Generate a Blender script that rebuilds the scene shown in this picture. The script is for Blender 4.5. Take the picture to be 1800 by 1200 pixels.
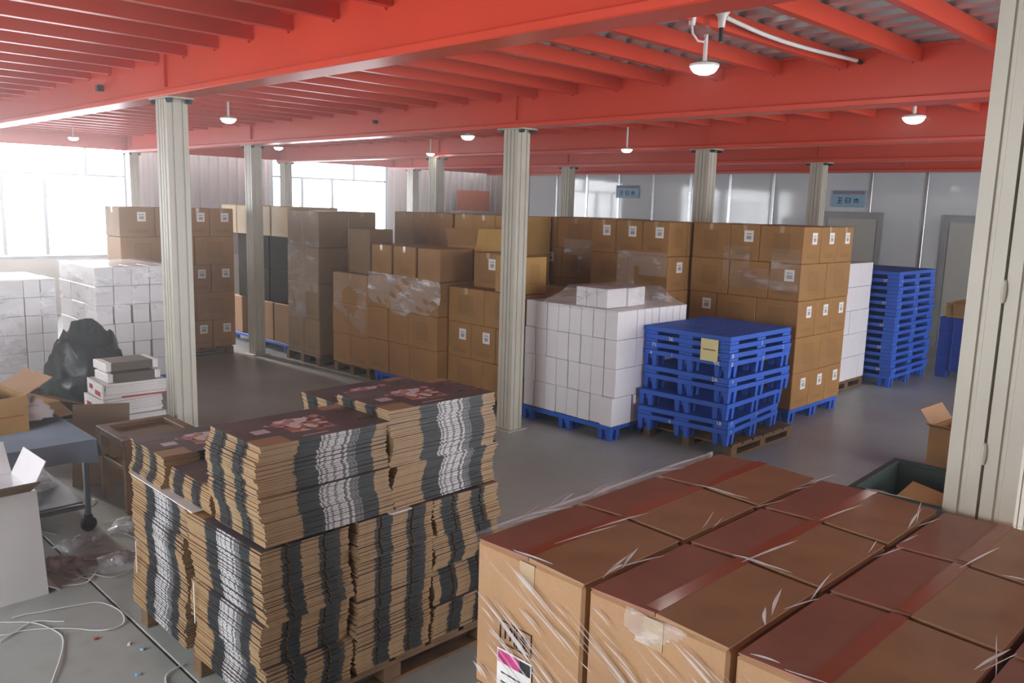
import bpy, bmesh, math, random
from mathutils import Vector, Matrix
random.seed(7)
R = random.Random(11)
SC = bpy.context.scene
COL = SC.collection
for o in list(bpy.data.objects):
    bpy.data.objects.remove(o)

# ------------------------------------------------------------------ camera
YAW, PITCH, ROLL, FPX = .78542, .161754, -.0284614, 1468.0
f = Vector((math.cos(PITCH)*math.cos(YAW), math.cos(PITCH)*math.sin(YAW), -math.sin(PITCH)))
r = Vector((math.sin(YAW), -math.cos(YAW), 0))
d = f.cross(r)
c_, s_ = math.cos(ROLL), math.sin(ROLL)
r2 = c_*r + s_*d
d2 = -s_*r + c_*d
cam = bpy.data.cameras.new('camera')
cam.sensor_width = 36
cam.lens = 36*FPX/1800
cam.clip_start = .05
cam.clip_end = 200
cam_o = bpy.data.objects.new('camera', cam)
COL.objects.link(cam_o)
M3 = Matrix((r2, -d2, -f)).transposed()
cam_o.matrix_world = Matrix.Translation((0, 0, 2.2)) @ M3.to_4x4()
SC.camera = cam_o

# ------------------------------------------------------------------ world and exposure
w = bpy.data.worlds.new('world')
SC.world = w
w.use_nodes = True
bg = w.node_tree.nodes['Background']
bg.inputs[0].default_value = (.93, .96, 1.0, 1)
bg.inputs[1].default_value = 10.6
SC.view_settings.view_transform = 'Standard'
SC.view_settings.look = 'None'
SC.view_settings.gamma = 1
SC.view_settings.use_curve_mapping = False
SC.view_settings.exposure = 0.0
SC.cycles.max_bounces = 8
SC.cycles.diffuse_bounces = 5
SC.cycles.glossy_bounces = 4
SC.cycles.transparent_max_bounces = 12
SC.cycles.caustics_reflective = False
SC.cycles.caustics_refractive = False
SC.cycles.sample_clamp_indirect = 6


def portal(loc, rot, sx, sy):
    l = bpy.data.lights.new('daylight_portal', 'AREA')
    l.shape = 'RECTANGLE'
    l.size, l.size_y = sx, sy
    l.cycles.is_portal = True
    o = bpy.data.objects.new('daylight_portal', l)
    o.location = loc
    o.rotation_euler = rot
    COL.objects.link(o)


# hazy low sun outside the far windows
sl = bpy.data.lights.new('sun', 'SUN')
sl.energy = 7.5
sl.angle = math.radians(5.5)
sl.color = (1, .96, .9)
sun_o = bpy.data.objects.new('sun', sl)
COL.objects.link(sun_o)
sun_o.location = (4, 20, 8)
sun_o.rotation_euler = Vector((.06, -.95, -.27)).to_track_quat('-Z', 'Y').to_euler()
H = math.pi/2
# portals sit in the window openings and shine inward
portal((2.2, 16.62, 2.6), (-H, 0, 0), 7.9, 3.2)
portal((10.6, 16.62, 2.6), (-H, 0, 0), 3.1, 3.2)
portal((-4.1, 4.1, 1.9), (0, -H, 0), 2.4, 6.2)
portal((8.4, -5.1, 1.55), (H, 0, 0), 9.6, 3.1)

# ------------------------------------------------------------------ materials


def lin(h):
    h = h.lstrip('#')
    v = [int(h[i:i+2], 16)/255 for i in (0, 2, 4)]
    return tuple(x/12.92 if x <= .04045 else ((x+.055)/1.055)**2.4 for x in v)+(1,)


class NT:
    """small node-tree helper"""
    def __init__(s, name):
        s.m = bpy.data.materials.new(name)
        s.m.use_nodes = True
        s.t = s.m.node_tree
        s.p = s.t.nodes['Principled BSDF']

    def n(s, typ, **kw):
        x = s.t.nodes.new(typ)
        for k, v in kw.items():
            setattr(x, k, v)
        return x

    def l(s, a, b):
        s.t.links.new(a, b)

    def math(s, op, a, b=None, c=None):
        x = s.n('ShaderNodeMath', operation=op)
        for i, v in enumerate((a, b, c)):
            if v is None:
                continue
            if isinstance(v, (int, float)):
                x.inputs[i].default_value = v
            else:
                s.l(v, x.inputs[i])
        return x.outputs[0]

    def mix(s, fac, a, b):
        x = s.n('ShaderNodeMix', data_type='RGBA')
        for i, v in ((0, fac), (6, a), (7, b)):
            if isinstance(v, (int, float)):
                x.inputs[i].default_value = v
            elif isinstance(v, tuple):
                x.inputs[i].default_value = v
            else:
                s.l(v, x.inputs[i])
        return x.outputs[2]

    def noise(s, scale, detail=3, vec=None, rough=.55):
        x = s.n('ShaderNodeTexNoise')
        x.inputs['Scale'].default_value = scale
        x.inputs['Detail'].default_value = detail
        x.inputs['Roughness'].default_value = rough
        if vec is not None:
            s.l(vec, x.inputs['Vector'])
        return x.outputs[0]

    def coord(s, which='Object'):
        return s.n('ShaderNodeTexCoord').outputs[which]

    def sep(s, v):
        x = s.n('ShaderNodeSeparateXYZ')
        s.l(v, x.inputs[0])
        return x.outputs

    def band(s, v, a, b):
        return s.math('MULTIPLY', s.math('GREATER_THAN', v, a), s.math('LESS_THAN', v, b))

    def ramp(s, v, a, b):
        x = s.n('ShaderNodeMapRange')
        x.inputs[1].default_value = a
        x.inputs[2].default_value = b
        s.l(v, x.inputs[0])
        return x.outputs[0]

    def bump(s, h, strength=.2, dist=.01):
        x = s.n('ShaderNodeBump')
        x.inputs['Strength'].default_value = strength
        x.inputs['Distance'].default_value = dist
        s.l(h, x.inputs['Height'])
        s.l(x.outputs[0], s.p.inputs['Normal'])


def mat(name, col, rough=.6, metal=0., var=.12, scale=6., coat=0., bump=0., spec=.5, col2=None, coat_rough=.12):
    t = NT(name)
    col = lin(col)
    b = lin(col2) if col2 else tuple(x*(1-var*1.6) for x in col[:3])+(1,)
    co = t.coord()
    nz = t.noise(scale, 4, co)
    t.l(t.mix(t.ramp(nz, .3, .7), col, b), t.p.inputs['Base Color'])
    t.p.inputs['Roughness'].default_value = rough
    t.p.inputs['Metallic'].default_value = metal
    t.p.inputs['Coat Weight'].default_value = coat
    t.p.inputs['Coat Roughness'].default_value = coat_rough
    t.p.inputs['Specular IOR Level'].default_value = spec
    if bump:
        t.bump(t.noise(scale*4, 4, co), bump)
    return t.m


M = {}
M['red'] = mat('red_paint', '#D94A33', .30, var=.06, scale=2, spec=.5)
M['column'] = mat('column_grey', '#BBB6A7', .42, var=.06, scale=5, bump=.02)
M['bolt'] = mat('bolt_steel', '#33363A', .45, .6)
M['deck'] = mat('deck_zinc', '#C4C8CC', .3, .45, var=.1, scale=4)
M['blue'] = mat('pallet_blue', '#2F5FC4', .5, var=.12, scale=5, spec=.4)
M['bluedark'] = mat('crate_blue', '#27489C', .5, var=.12, scale=5, spec=.4)
M['wood'] = mat('pallet_wood', '#7C5F43', .75, var=.3, scale=9, bump=.1)
M['stool'] = mat('stool_wood', '#7E5A3A', .6, var=.3, scale=14, bump=.1)
M['whitebox'] = mat('white_carton', '#EBE8EA', .45, var=.05, scale=3, coat=.25)
M['label'] = None
M['tape'] = mat('brown_tape', '#A2522F', .3, var=.1, scale=8, coat=.3)
M['tapeclear'] = mat('clear_tape', '#B79A76', .16, var=.05, coat=.8)
M['kraft_in'] = mat('kraft_inner', '#7A5B3E', .8, var=.12, scale=12)
M['paper'] = mat('paper', '#E8E4E2', .7, var=.06)
M['yellow'] = mat('note_paper', '#E3D79B', .8, var=.04)
M['ink'] = mat('ink', '#24262B', .7, var=.02)
M['white'] = mat('white_plastic', '#E9E8E4', .35, var=.03)
M['cloth'] = mat('table_cloth', '#737A88', .75, var=.15, scale=3, bump=.15)
M['steel'] = mat('cart_steel', '#70747A', .35, .7)
M['black'] = mat('black_plastic', '#1C2024', .28, var=.2, scale=6, bump=.25)
M['rubber'] = mat('rubber', '#202226', .6)
M['red_ink'] = mat('red_print', '#C0313A', .5, var=.1)
M['green'] = mat('dark_green_crate', '#2C3A33', .5, var=.2)
M['orange'] = mat('orange_board', '#A8542A', .6, var=.1)
M['frame'] = mat('window_frame', '#7E8D98', .4, .1)
M['door_frame'] = mat('door_frame', '#A9ADAF', .3, .2)
M['door'] = mat('door_leaf', '#BDBDB5', .35, var=.04)
M['steelseam'] = mat('panel_seam', '#C9CED3', .22, .8)
M['sign'] = mat('sign_blue', '#8FB6D0', .5, var=.03)
M['signtop'] = mat('sign_strip', '#8F7E92', .5, var=.15)
M['strap'] = mat('strap_white', '#DAD9D6', .35, var=.03)
M['grey_board'] = mat('grey_board', '#8E8D93', .6, var=.06)
M['brown_lid'] = mat('brown_sleeve', '#5B4A42', .6, var=.1)


def m_kraft(name, col, coat=0., rough=.6):
    t = NT(name)
    uv = t.coord('UV')
    co = t.coord('Object')
    b = lin(col)
    dk = tuple(x*.8 for x in b[:3])+(1,)
    base = t.mix(t.ramp(t.noise(4, 4, co), .3, .7), b, dk)
    fine = t.noise(160, 2, co)
    base = t.mix(t.math('MULTIPLY', t.ramp(fine, .45, .75), .25), base, tuple(x*.6 for x in b[:3])+(1,))
    t.p.inputs['Roughness'].default_value = rough
    t.p.inputs['Specular IOR Level'].default_value = .02 if name.startswith('kraft_d') else .14
    t.p.inputs['Coat Weight'].default_value = coat
    t.p.inputs['Coat Roughness'].default_value = .15
    t.base, t.uv = base, uv
    t.bcol = b
    return t


def crest(t, strong):
    """faint printed block in the middle of a carton face"""
    x, y, _ = t.sep(t.uv)
    inx = t.band(x, .3, .7)
    iny = t.band(y, .25, .8)
    box = t.math('MULTIPLY', inx, iny)
    br = t.n('ShaderNodeTexBrick')
    br.inputs['Scale'].default_value = 22
    br.inputs['Mortar Size'].default_value = .025
    br.inputs['Color1'].default_value = (0, 0, 0, 1)
    br.inputs['Color2'].default_value = (1, 1, 1, 1)
    br.inputs['Mortar'].default_value = (1, 1, 1, 1)
    t.l(t.uv, br.inputs['Vector'])
    k = t.math('MULTIPLY', box, t.math('MULTIPLY', br.outputs[0], strong))
    edge = t.math('SUBTRACT', box, t.math('MULTIPLY', t.band(x, .32, .68), t.band(y, .28, .77)))
    k = t.math('MAXIMUM', k, t.math('MULTIPLY', edge, strong*1.2))
    return k


def kraft(name, col, kind, coat=0.):
    t = m_kraft(name, col, coat)
    dark = tuple(x*.35 for x in t.bcol[:3])+(1,)
    if kind == 'P':
        t.l(t.mix(crest(t, .34), t.base, dark), t.p.inputs['Base Color'])
    elif kind == 'N':
        x, y, _ = t.sep(t.uv)
        ln = t.math('GREATER_THAN', t.math('FRACT', t.math('MULTIPLY', y, 18)), .5)
        k = t.math('MULTIPLY', t.math('MULTIPLY', t.band(x, .2, .8), t.band(y, .12, .26)), t.math('MULTIPLY', ln, .5))
        t.l(t.mix(k, t.base, dark), t.p.inputs['Base Color'])
    else:
        t.l(t.base, t.p.inputs['Base Color'])
    return t.m


for key, col, coat in (('k', '#A67C4E', .05), ('y', '#BC9355', .0), ('g', '#93785C', .12), ('d', '#33291F', .0), ('s', '#B68E69', .35), ('p', '#D9BF94', .1)):  # p: sunlight on the top cartons put into their pale colour
    for kd in 'PN-':
        M[key+kd] = kraft('kraft_%s_%s' % (key, {'P': 'crest', 'N': 'lines', '-': 'plain'}[kd]), col, kd, coat)
M['flapA'] = mat('kraft_flap', '#AD855E', .5, var=.14, scale=8, coat=.14)
M['flapB'] = mat('kraft_flap_red_reflection', '#A06B56', .5, var=.14, scale=8, coat=.14)  # red ceiling's reflection in the film put into this flap's colour


def m_label():
    t = NT('carton_label')
    x, y, _ = t.sep(t.coord('UV'))
    br = t.noise(60, 1, t.coord('UV'))
    k = t.math('MULTIPLY', t.math('MULTIPLY', t.band(x, .25, .78), t.band(y, .22, .55)), t.math('GREATER_THAN', br, .47))
    k2 = t.math('MULTIPLY', t.band(x, .2, .8), t.band(y, .68, .74))
    t.l(t.mix(t.math('MAXIMUM', k, k2), lin('#E9E7E4'), lin('#4C5057')), t.p.inputs['Base Color'])
    t.p.inputs['Roughness'].default_value = .45
    return t.m


M['label'] = m_label()


def m_film(name, amt=.22, streak=.5, sc=(1.6, 1.6, 5)):
    """clear stretch film: mostly see-through, with glossy wrinkles"""
    t = NT(name)
    t.t.nodes.remove(t.p)
    out = t.t.nodes['Material Output']
    tr = t.n('ShaderNodeBsdfTransparent')
    gl = t.n('ShaderNodeBsdfPrincipled')
    gl.inputs['Base Color'].default_value = (.82, .82, .84, 1)
    gl.inputs['Roughness'].default_value = .16
    gl.inputs['Specular IOR Level'].default_value = .9
    mp = t.n('ShaderNodeMapping')
    mp.inputs['Scale'].default_value = sc
    mp.inputs['Rotation'].default_value = (.5, .2, .6)
    t.l(t.coord('Object'), mp.inputs[0])
    nz = t.noise(2.2, 5, mp.outputs[0])
    bp = t.n('ShaderNodeBump')
    bp.inputs['Strength'].default_value = .8
    bp.inputs['Distance'].default_value = .012
    t.l(nz, bp.inputs['Height'])
    t.l(bp.outputs[0], gl.inputs['Normal'])
    lw = t.n('ShaderNodeLayerWeight')
    lw.inputs[0].default_value = .25
    k = t.math('ADD', t.math('MULTIPLY', t.ramp(nz, .52, .72), streak), amt)
    k = t.math('ADD', k, t.math('MULTIPLY', lw.outputs[1], .25))
    k = t.math('MINIMUM', k, .85)
    mx = t.n('ShaderNodeMixShader')
    t.l(k, mx.inputs[0])
    t.l(tr.outputs[0], mx.inputs[1])
    t.l(gl.outputs[0], mx.inputs[2])
    t.l(mx.outputs[0], out.inputs[0])
    return t.m


M['film'] = m_film('stretch_film', .06, .42)
M['film2'] = m_film('stretch_film_thick', .16, .6)
M['crease'] = m_film('film_crease', .62, .3)
M['scrap'] = m_film('film_scrap', .3, .5, (4, 4, 4))


def m_glass():
    t = NT('window_glass')
    t.t.nodes.remove(t.p)
    out = t.t.nodes['Material Output']
    tr = t.n('ShaderNodeBsdfTransparent')
    gl = t.n('ShaderNodeBsdfGlossy')
    gl.inputs['Roughness'].default_value = .03
    lw = t.n('ShaderNodeLayerWeight')
    lw.inputs[0].default_value = .2
    mx = t.n('ShaderNodeMixShader')
    t.l(t.math('ADD', t.math('MULTIPLY', lw.outputs[1], .3), .03), mx.inputs[0])
    t.l(tr.outputs[0], mx.inputs[1])
    t.l(gl.outputs[0], mx.inputs[2])
    t.l(mx.outputs[0], out.inputs[0])
    return t.m


M['glass'] = m_glass()


def m_emit(name, col, s):
    t = NT(name)
    t.p.inputs['Base Color'].default_value = (.9, .9, .9, 1)
    t.p.inputs['Emission Color'].default_value = col
    t.p.inputs['Emission Strength'].default_value = s
    return t.m


M['lamp'] = m_emit('lamp_glow', (1, .97, .92, 1), 22)


def m_floor():
    t = NT('concrete_floor')
    co = t.coord()
    a = t.noise(.7, 5, co)
    b = t.noise(9, 4, co)
    c = t.noise(90, 2, co)
    base = t.mix(t.ramp(a, .35, .65), lin('#B2B6B1'), lin('#9CA09B'))
    base = t.mix(t.math('MULTIPLY', t.ramp(b, .5, .8), .35), base, lin('#837F7C'))
    base = t.mix(t.math('MULTIPLY', t.ramp(c, .55, .8), .2), base, lin('#C6C3C0'))
    t.l(base, t.p.inputs['Base Color'])
    t.l(t.math('ADD', t.math('MULTIPLY', a, .25), .27), t.p.inputs['Roughness'])
    t.bump(c, .06, .004)
    return t.m


M['floor'] = m_floor()


def m_panel():
    t = NT('white_wall_panel')
    co = t.coord()
    t.l(t.mix(t.ramp(t.noise(1.4, 3, co), .3, .7), lin('#DADFE3'), lin('#CDD2D6')), t.p.inputs['Base Color'])
    t.p.inputs['Roughness'].default_value = .07
    t.p.inputs['Specular IOR Level'].default_value = .9
    t.p.inputs['Coat Weight'].default_value = .6
    t.p.inputs['Coat Roughness'].default_value = .05
    t.bump(t.noise(1.6, 2, co), .03, .02)
    return t.m


M['panel'] = m_panel()
M['clad'] = mat('wall_cladding', '#9A8F8C', .45, .1, var=.1, scale=2)
M['outer'] = mat('plaster_wall', '#BDB8B0', .8, var=.1, scale=1)


def m_sheet():
    """printed flattened carton: kraft edges, black bands, bar-code band on the fold, dark printed top"""
    t = NT('printed_board')
    co = t.coord()
    x, y, z = t.sep(co)
    geo = t.n('ShaderNodeNewGeometry')
    vt = t.n('ShaderNodeVectorTransform', vector_type='NORMAL', convert_from='WORLD', convert_to='OBJECT')
    t.l(geo.outputs['Normal'], vt.inputs[0])
    nx, ny, nz = t.sep(vt.outputs[0])
    oi = t.n('ShaderNodeObjectInfo')
    kr = t.mix(t.noise(30, 3, co), lin('#A98A64'), lin('#84684A'))
    kr = t.mix(t.math('MULTIPLY', oi.outputs['Random'], .35), kr, lin('#8F7554'))
    blk = lin('#1B2023')
    # fold edge (normal -y): tan | black | bar code | black | tan, along x
    bl = t.band(x, -.145, .235)
    wh = t.band(x, -.04, .15)
    bars = t.math('GREATER_THAN', t.noise(70, 0, co), .46)
    code = t.mix(bars, lin('#55565A'), lin('#BDBABA'))
    fold = t.mix(bl, kr, blk)
    fold = t.mix(wh, fold, code)
    # side edges (normal +-x): tan with two black bands along y
    sd = t.math('MAXIMUM', t.band(y, -.115, -.025), t.band(y, .06, .165))
    side = t.mix(sd, kr, blk)
    isfold = t.math('LESS_THAN', ny, -.5)
    isback = t.math('GREATER_THAN', ny, .5)
    edge = t.mix(isfold, side, fold)
    edge = t.mix(isback, edge, t.mix(t.band(x, -.15, .02), kr, blk))
    # top: maroon print with a pale picture block, kraft flap corners
    top = t.mix(t.ramp(t.noise(3, 2, co), .3, .7), lin('#4A3A3F'), lin('#635659'))
    v = t.n('ShaderNodeTexVoronoi')
    v.inputs['Scale'].default_value = 26
    t.l(co, v.inputs['Vector'])
    vr, vg, vb = t.sep(v.outputs['Color'])
    pic = t.mix(t.math('GREATER_THAN', vr, .4), lin('#EADCDD'), lin('#C98C86'))
    pic = t.mix(t.math('GREATER_THAN', vg, .72), pic, lin('#B9713F'))
    pic = t.mix(t.math('GREATER_THAN', vb, .7), pic, lin('#6B3F40'))
    wob = t.math('MULTIPLY', t.math('SUBTRACT', t.noise(6, 2, co), .5), .22)
    px = t.math('ADD', x, wob)
    py = t.math('ADD', y, wob)
    inpic = t.math('MULTIPLY', t.band(px, -.12, .12), t.band(py, -.10, .10))
    top = t.mix(inpic, top, pic)
    lineb = t.math('MULTIPLY', t.band(x, -.1, .02), t.band(y, -.17, -.16))
    top = t.mix(lineb, top, lin('#C9BFC0'))
    spot = t.math('MULTIPLY', t.band(x, -.24, -.17), t.band(y, -.04, .02))
    top = t.mix(spot, top, lin('#D8C4CA'))
    flap = t.math('MULTIPLY', t.math('LESS_THAN', x, -.17), t.math('LESS_THAN', y, -.1))
    flap2 = t.math('MULTIPLY', t.math('GREATER_THAN', x, .19), t.math('GREATER_THAN', y, .14))
    top = t.mix(t.math('MAXIMUM', flap, flap2), top, lin('#A67F5C'))
    isup = t.math('GREATER_THAN', t.math('ABSOLUTE', nz), .6)
    t.l(t.mix(isup, edge, top), t.p.inputs['Base Color'])
    t.p.inputs['Roughness'].default_value = .5
    t.p.inputs['Coat Weight'].default_value = .05
    return t.m


M['sheet'] = m_sheet()

# ------------------------------------------------------------------ mesh helpers


class MB:
    def __init__(s):
        s.v, s.f, s.mi, s.uv = [], [], [], []

    def face(s, pts, mi=0, uv=None):
        b = len(s.v)
        s.v += [tuple(p) for p in pts]
        s.f.append(tuple(range(b, b+len(pts))))
        s.mi.append(mi)
        s.uv.append(uv)

    def box(s, x0, x1, y0, y1, z0, z1, mi=0, mx=None, T=None):
        """six faces; mx overrides the material index per face as dict of '-x','+x','-y','+y','-z','+z'"""
        P = [(x, y, z) for x in (x0, x1) for y in (y0, y1) for z in (z0, z1)]
        if T is not None:
            P = [tuple(T @ Vector(p)) for p in P]
        F = {'-x': (2, 0, 1, 3), '+x': (4, 6, 7, 5), '-y': (0, 4, 5, 1), '+y': (6, 2, 3, 7), '-z': (0, 2, 6, 4), '+z': (1, 5, 7, 3)}
        b = len(s.v)
        s.v += P
        for k, q in F.items():
            s.f.append(tuple(b+i for i in q))
            s.mi.append((mx or {}).get(k, mi))
            s.uv.append(((0, 0), (1, 0), (1, 1), (0, 1)))
        return s

    def cbox(s, x0, x1, y0, y1, z0, z1, ch=.004, mi=0, mx=None):
        """box with chamfered edges"""
        A = (x0, y0, z0)
        B = (x1, y1, z1)
        idx = {}
        b = len(s.v)
        for sx in (0, 1):
            for sy in (0, 1):
                for sz in (0, 1):
                    cnr = (B[0] if sx else A[0], B[1] if sy else A[1], B[2] if sz else A[2])
                    dr = (-1 if sx else 1, -1 if sy else 1, -1 if sz else 1)
                    for ax in range(3):
                        p = [cnr[i]+(0 if i == ax else dr[i]*ch) for i in range(3)]
                        idx[(sx, sy, sz, ax)] = len(s.v)
                        s.v.append(tuple(p))

        def q(*k, m=mi, uv=None):
            s.f.append(tuple(idx[i] for i in k))
            s.mi.append(m)
            s.uv.append(uv)
        g = mx or {}
        U = ((0, 0), (1, 0), (1, 1), (0, 1))
        q((0, 1, 0, 0), (0, 0, 0, 0), (0, 0, 1, 0), (0, 1, 1, 0), m=g.get('-x', mi), uv=U)
        q((1, 0, 0, 0), (1, 1, 0, 0), (1, 1, 1, 0), (1, 0, 1, 0), m=g.get('+x', mi), uv=U)
        q((0, 0, 0, 1), (1, 0, 0, 1), (1, 0, 1, 1), (0, 0, 1, 1), m=g.get('-y', mi), uv=U)
        q((1, 1, 0, 1), (0, 1, 0, 1), (0, 1, 1, 1), (1, 1, 1, 1), m=g.get('+y', mi), uv=U)
        q((0, 0, 0, 2), (0, 1, 0, 2), (1, 1, 0, 2), (1, 0, 0, 2), m=g.get('-z', mi), uv=U)
        q((0, 0, 1, 2), (1, 0, 1, 2), (1, 1, 1, 2), (0, 1, 1, 2), m=g.get('+z', mi), uv=U)
        for a in range(3):                                  # edges along axis a
            o1, o2 = [i for i in range(3) if i != a]
            for s1 in (0, 1):
                for s2 in (0, 1):
                    def k(e, ax):
                        t = [0, 0, 0]
                        t[a] = e
                        t[o1] = s1
                        t[o2] = s2
                        return (t[0], t[1], t[2], ax)
                    q(k(0, o1), k(1, o1), k(1, o2), k(0, o2))
        for sx in (0, 1):
            for sy in (0, 1):
                for sz in (0, 1):
                    q(*[(sx, sy, sz, a) for a in range(3)])
        return s

    def prism(s, poly, axis, a, b, mi=0, cap=True):
        """extrude a 2D polygon (list of (u,v)) along axis from a to b"""
        def P(u, v, t):
            return {'x': (t, u, v), 'y': (u, t, v), 'z': (u, v, t)}[axis]
        n = len(poly)
        o = len(s.v)
        s.v += [P(u, v, a) for u, v in poly]+[P(u, v, b) for u, v in poly]
        for i in range(n):
            j = (i+1) % n
            s.f.append((o+i, o+j, o+n+j, o+n+i))
            s.mi.append(mi)
            s.uv.append(None)
        if cap:
            s.f.append(tuple(o+i for i in reversed(range(n))))
            s.f.append(tuple(o+n+i for i in range(n)))
            s.mi += [mi, mi]
            s.uv += [None, None]
        return s

    def lathe(s, prof, n=24, mi=0, T=None):
        o = len(s.v)
        for (rr, z) in prof:
            for i in range(n):
                a = 2*math.pi*i/n
                p = Vector((rr*math.cos(a), rr*math.sin(a), z))
                s.v.append(tuple(T @ p if T is not None else p))
        for k in range(len(prof)-1):
            for i in range(n):
                j = (i+1) % n
                s.f.append((o+k*n+i, o+k*n+j, o+(k+1)*n+j, o+(k+1)*n+i))
                s.mi.append(mi)
                s.uv.append(None)
        return s

    def tube(s, pts, rad, n=8, mi=0, flat=1.):
        pts = [Vector(p) for p in pts]
        o = len(s.v)
        m = len(pts)
        up = Vector((0, 0, 1))
        for i, p in enumerate(pts):
            t = (pts[min(i+1, m-1)]-pts[max(i-1, 0)]).normalized()
            u = t.cross(up)
            if u.length < 1e-3:
                u = t.cross(Vector((1, 0, 0)))
            u.normalize()
            v = u.cross(t)
            for k in range(n):
                a = 2*math.pi*k/n
                s.v.append(tuple(p+u*rad*math.cos(a)+v*rad*flat*math.sin(a)))
        for i in range(m-1):
            for k in range(n):
                l = (k+1) % n
                s.f.append((o+i*n+k, o+i*n+l, o+(i+1)*n+l, o+(i+1)*n+k))
                s.mi.append(mi)
                s.uv.append(None)
        s.f.append(tuple(o+k for k in range(n)))
        s.f.append(tuple(o+(m-1)*n+k for k in reversed(range(n))))
        s.mi += [mi, mi]
        s.uv += [None, None]
        return s

    def mesh(s, name, mats, smooth=False):
        me = bpy.data.meshes.new(name)
        me.from_pydata(s.v, [], s.f)
        for m in mats:
            me.materials.append(m)
        me.polygons.foreach_set('material_index', s.mi)
        uvl = me.uv_layers.new(name='UVMap')
        for p, u in zip(me.polygons, s.uv):
            if u:
                for li, c in zip(p.loop_indices, u):
                    uvl.data[li].uv = c
        bm = bmesh.new()
        bm.from_mesh(me)
        bmesh.ops.remove_doubles(bm, verts=bm.verts, dist=1e-6)
        bmesh.ops.recalc_face_normals(bm, faces=bm.faces)
        if smooth:
            for fc in bm.faces:
                fc.smooth = True
        bm.to_mesh(me)
        bm.free()
        if smooth:
            me.set_sharp_from_angle(angle=math.radians(38))
        return me


def link(name, data, parent=None, loc=(0, 0, 0), rot=(0, 0, 0)):
    o = bpy.data.objects.new(name, data)
    COL.objects.link(o)
    o.location = loc
    o.rotation_euler = rot
    if parent is not None:
        o.parent = parent
    return o


def tag(o, label=None, cat=None, group=None, kind=None):
    for k, v in (('label', label), ('category', cat), ('group', group), ('kind', kind)):
        if v:
            o[k] = v
    return o


def thing(name, label, cat, loc=(0, 0, 0), rz=0, group=None, data=None):
    return tag(link(name, data, None, loc, (0, 0, rz)), label, cat, group)


def struct(name, mb, mats, parent=None, smooth=False):
    o = link(name, mb.mesh(name, mats, smooth), parent)
    if parent is None:
        o['kind'] = 'structure'
    return o


def copy_tree(o, parent=None):
    c = o.copy()
    COL.objects.link(c)
    if parent is not None:
        c.parent = parent
    for ch in list(o.children):
        copy_tree(ch, c)
    return c


# ------------------------------------------------------------------ setting: floor
fl = struct('floor', MB().box(-4.2, 15.5, -5.2, 16.8, -.3, -.03), [M['floor']])
link('slab', MB().cbox(-4.2, 1.494, -5.2, 16.8, -.03, 0, .004).mesh('slab', [M['floor']]), fl)
link('slab', MB().cbox(1.506, 15.5, -5.2, 16.8, -.03, 0, .004).mesh('slab', [M['floor']]), fl)

# ------------------------------------------------------------------ setting: walls
WY, PX = 16.5, 15.3


def corrug(x0, x1, z0, z1, y, pitch=.2, dep=.035):
    pts = []
    x = x0
    while x < x1-1e-6:
        for dx, dy in ((0, 0), (.35, 0), (.45, dep), (.9, dep)):
            if x+dx*pitch <= x1:
                pts.append((x+dx*pitch, y+dy))
        x += pitch
    pts.append((x1, y))
    back = [(x1, y+.09), (x0, y+.09)]
    return pts+back


ZT = 4.4
wf = MB()
wf.box(-4.2, PX+.2, WY, WY+.12, 0, 1.02)
wf.box(-4.2, -1.8, WY, WY+.12, 1.02, ZT)
wf.box(-1.8, 12.15, WY, WY+.12, 4.2, ZT)
wall = struct('wall_far', wf, [M['outer']])
for a, b in ((6.14, 9.08), (12.15, 15.3)):
    link('cladding_sheet', MB().prism(corrug(a, b, 0, 0, WY-.02), 'z', 1.02, ZT-.002).mesh('cladding', [M['clad']]), wall)


def window(nm, x0, x1, z0, z1, bars_z, mulls, y=WY):
    fr = MB()
    t = .05
    fr.box(x0, x1, y, y+.07, z0, z0+t).box(x0, x1, y, y+.07, z1-t, z1)
    fr.box(x0, x0+t, y, y+.07, z0+t, z1-t).box(x1-t, x1, y, y+.07, z0+t, z1-t)
    o = struct(nm, fr, [M['frame']])
    for z in bars_z:
        link('transom', MB().box(x0+t, x1-t, y, y+.06, z-.02, z+.02).mesh('transom', [M['frame']]), o)
    zs = [z0+t]+[b for b in bars_z]+[z1-t]
    for x, lo, hi in mulls:
        link('mullion', MB().box(x-.03, x+.03, y, y+.065, lo+.02, hi-.02).mesh('mullion', [M['frame']]), o)
    for za, zb in zip(zs[:-1], zs[1:]):
        xs = [x0+t]+[x for x, lo, hi in mulls if lo <= za+.1 and hi >= zb-.1]+[x1-t]
        for xa, xb in zip(xs[:-1], xs[1:]):
            link('pane', MB().box(xa+.031, xb-.031, y+.03, y+.036, za+.021, zb-.021).mesh('pane', [M['glass']]), o)
    return o


window('window_1', -1.8, 6.12, 1.02, 4.2, [2.52, 3.4], [(4.02, 1.07, 2.52), (4.69, 1.07, 2.52), (2.5, 1.07, 2.52), (.9, 1.07, 2.52), (5.4, 2.52, 3.4)])
window('window_2', 9.1, 12.14, 1.02, 4.2, [2.66, 3.4], [(10.62, 1.07, 2.66), (9.85, 1.07, 2.66), (11.2, 2.66, 3.4)])
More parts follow.
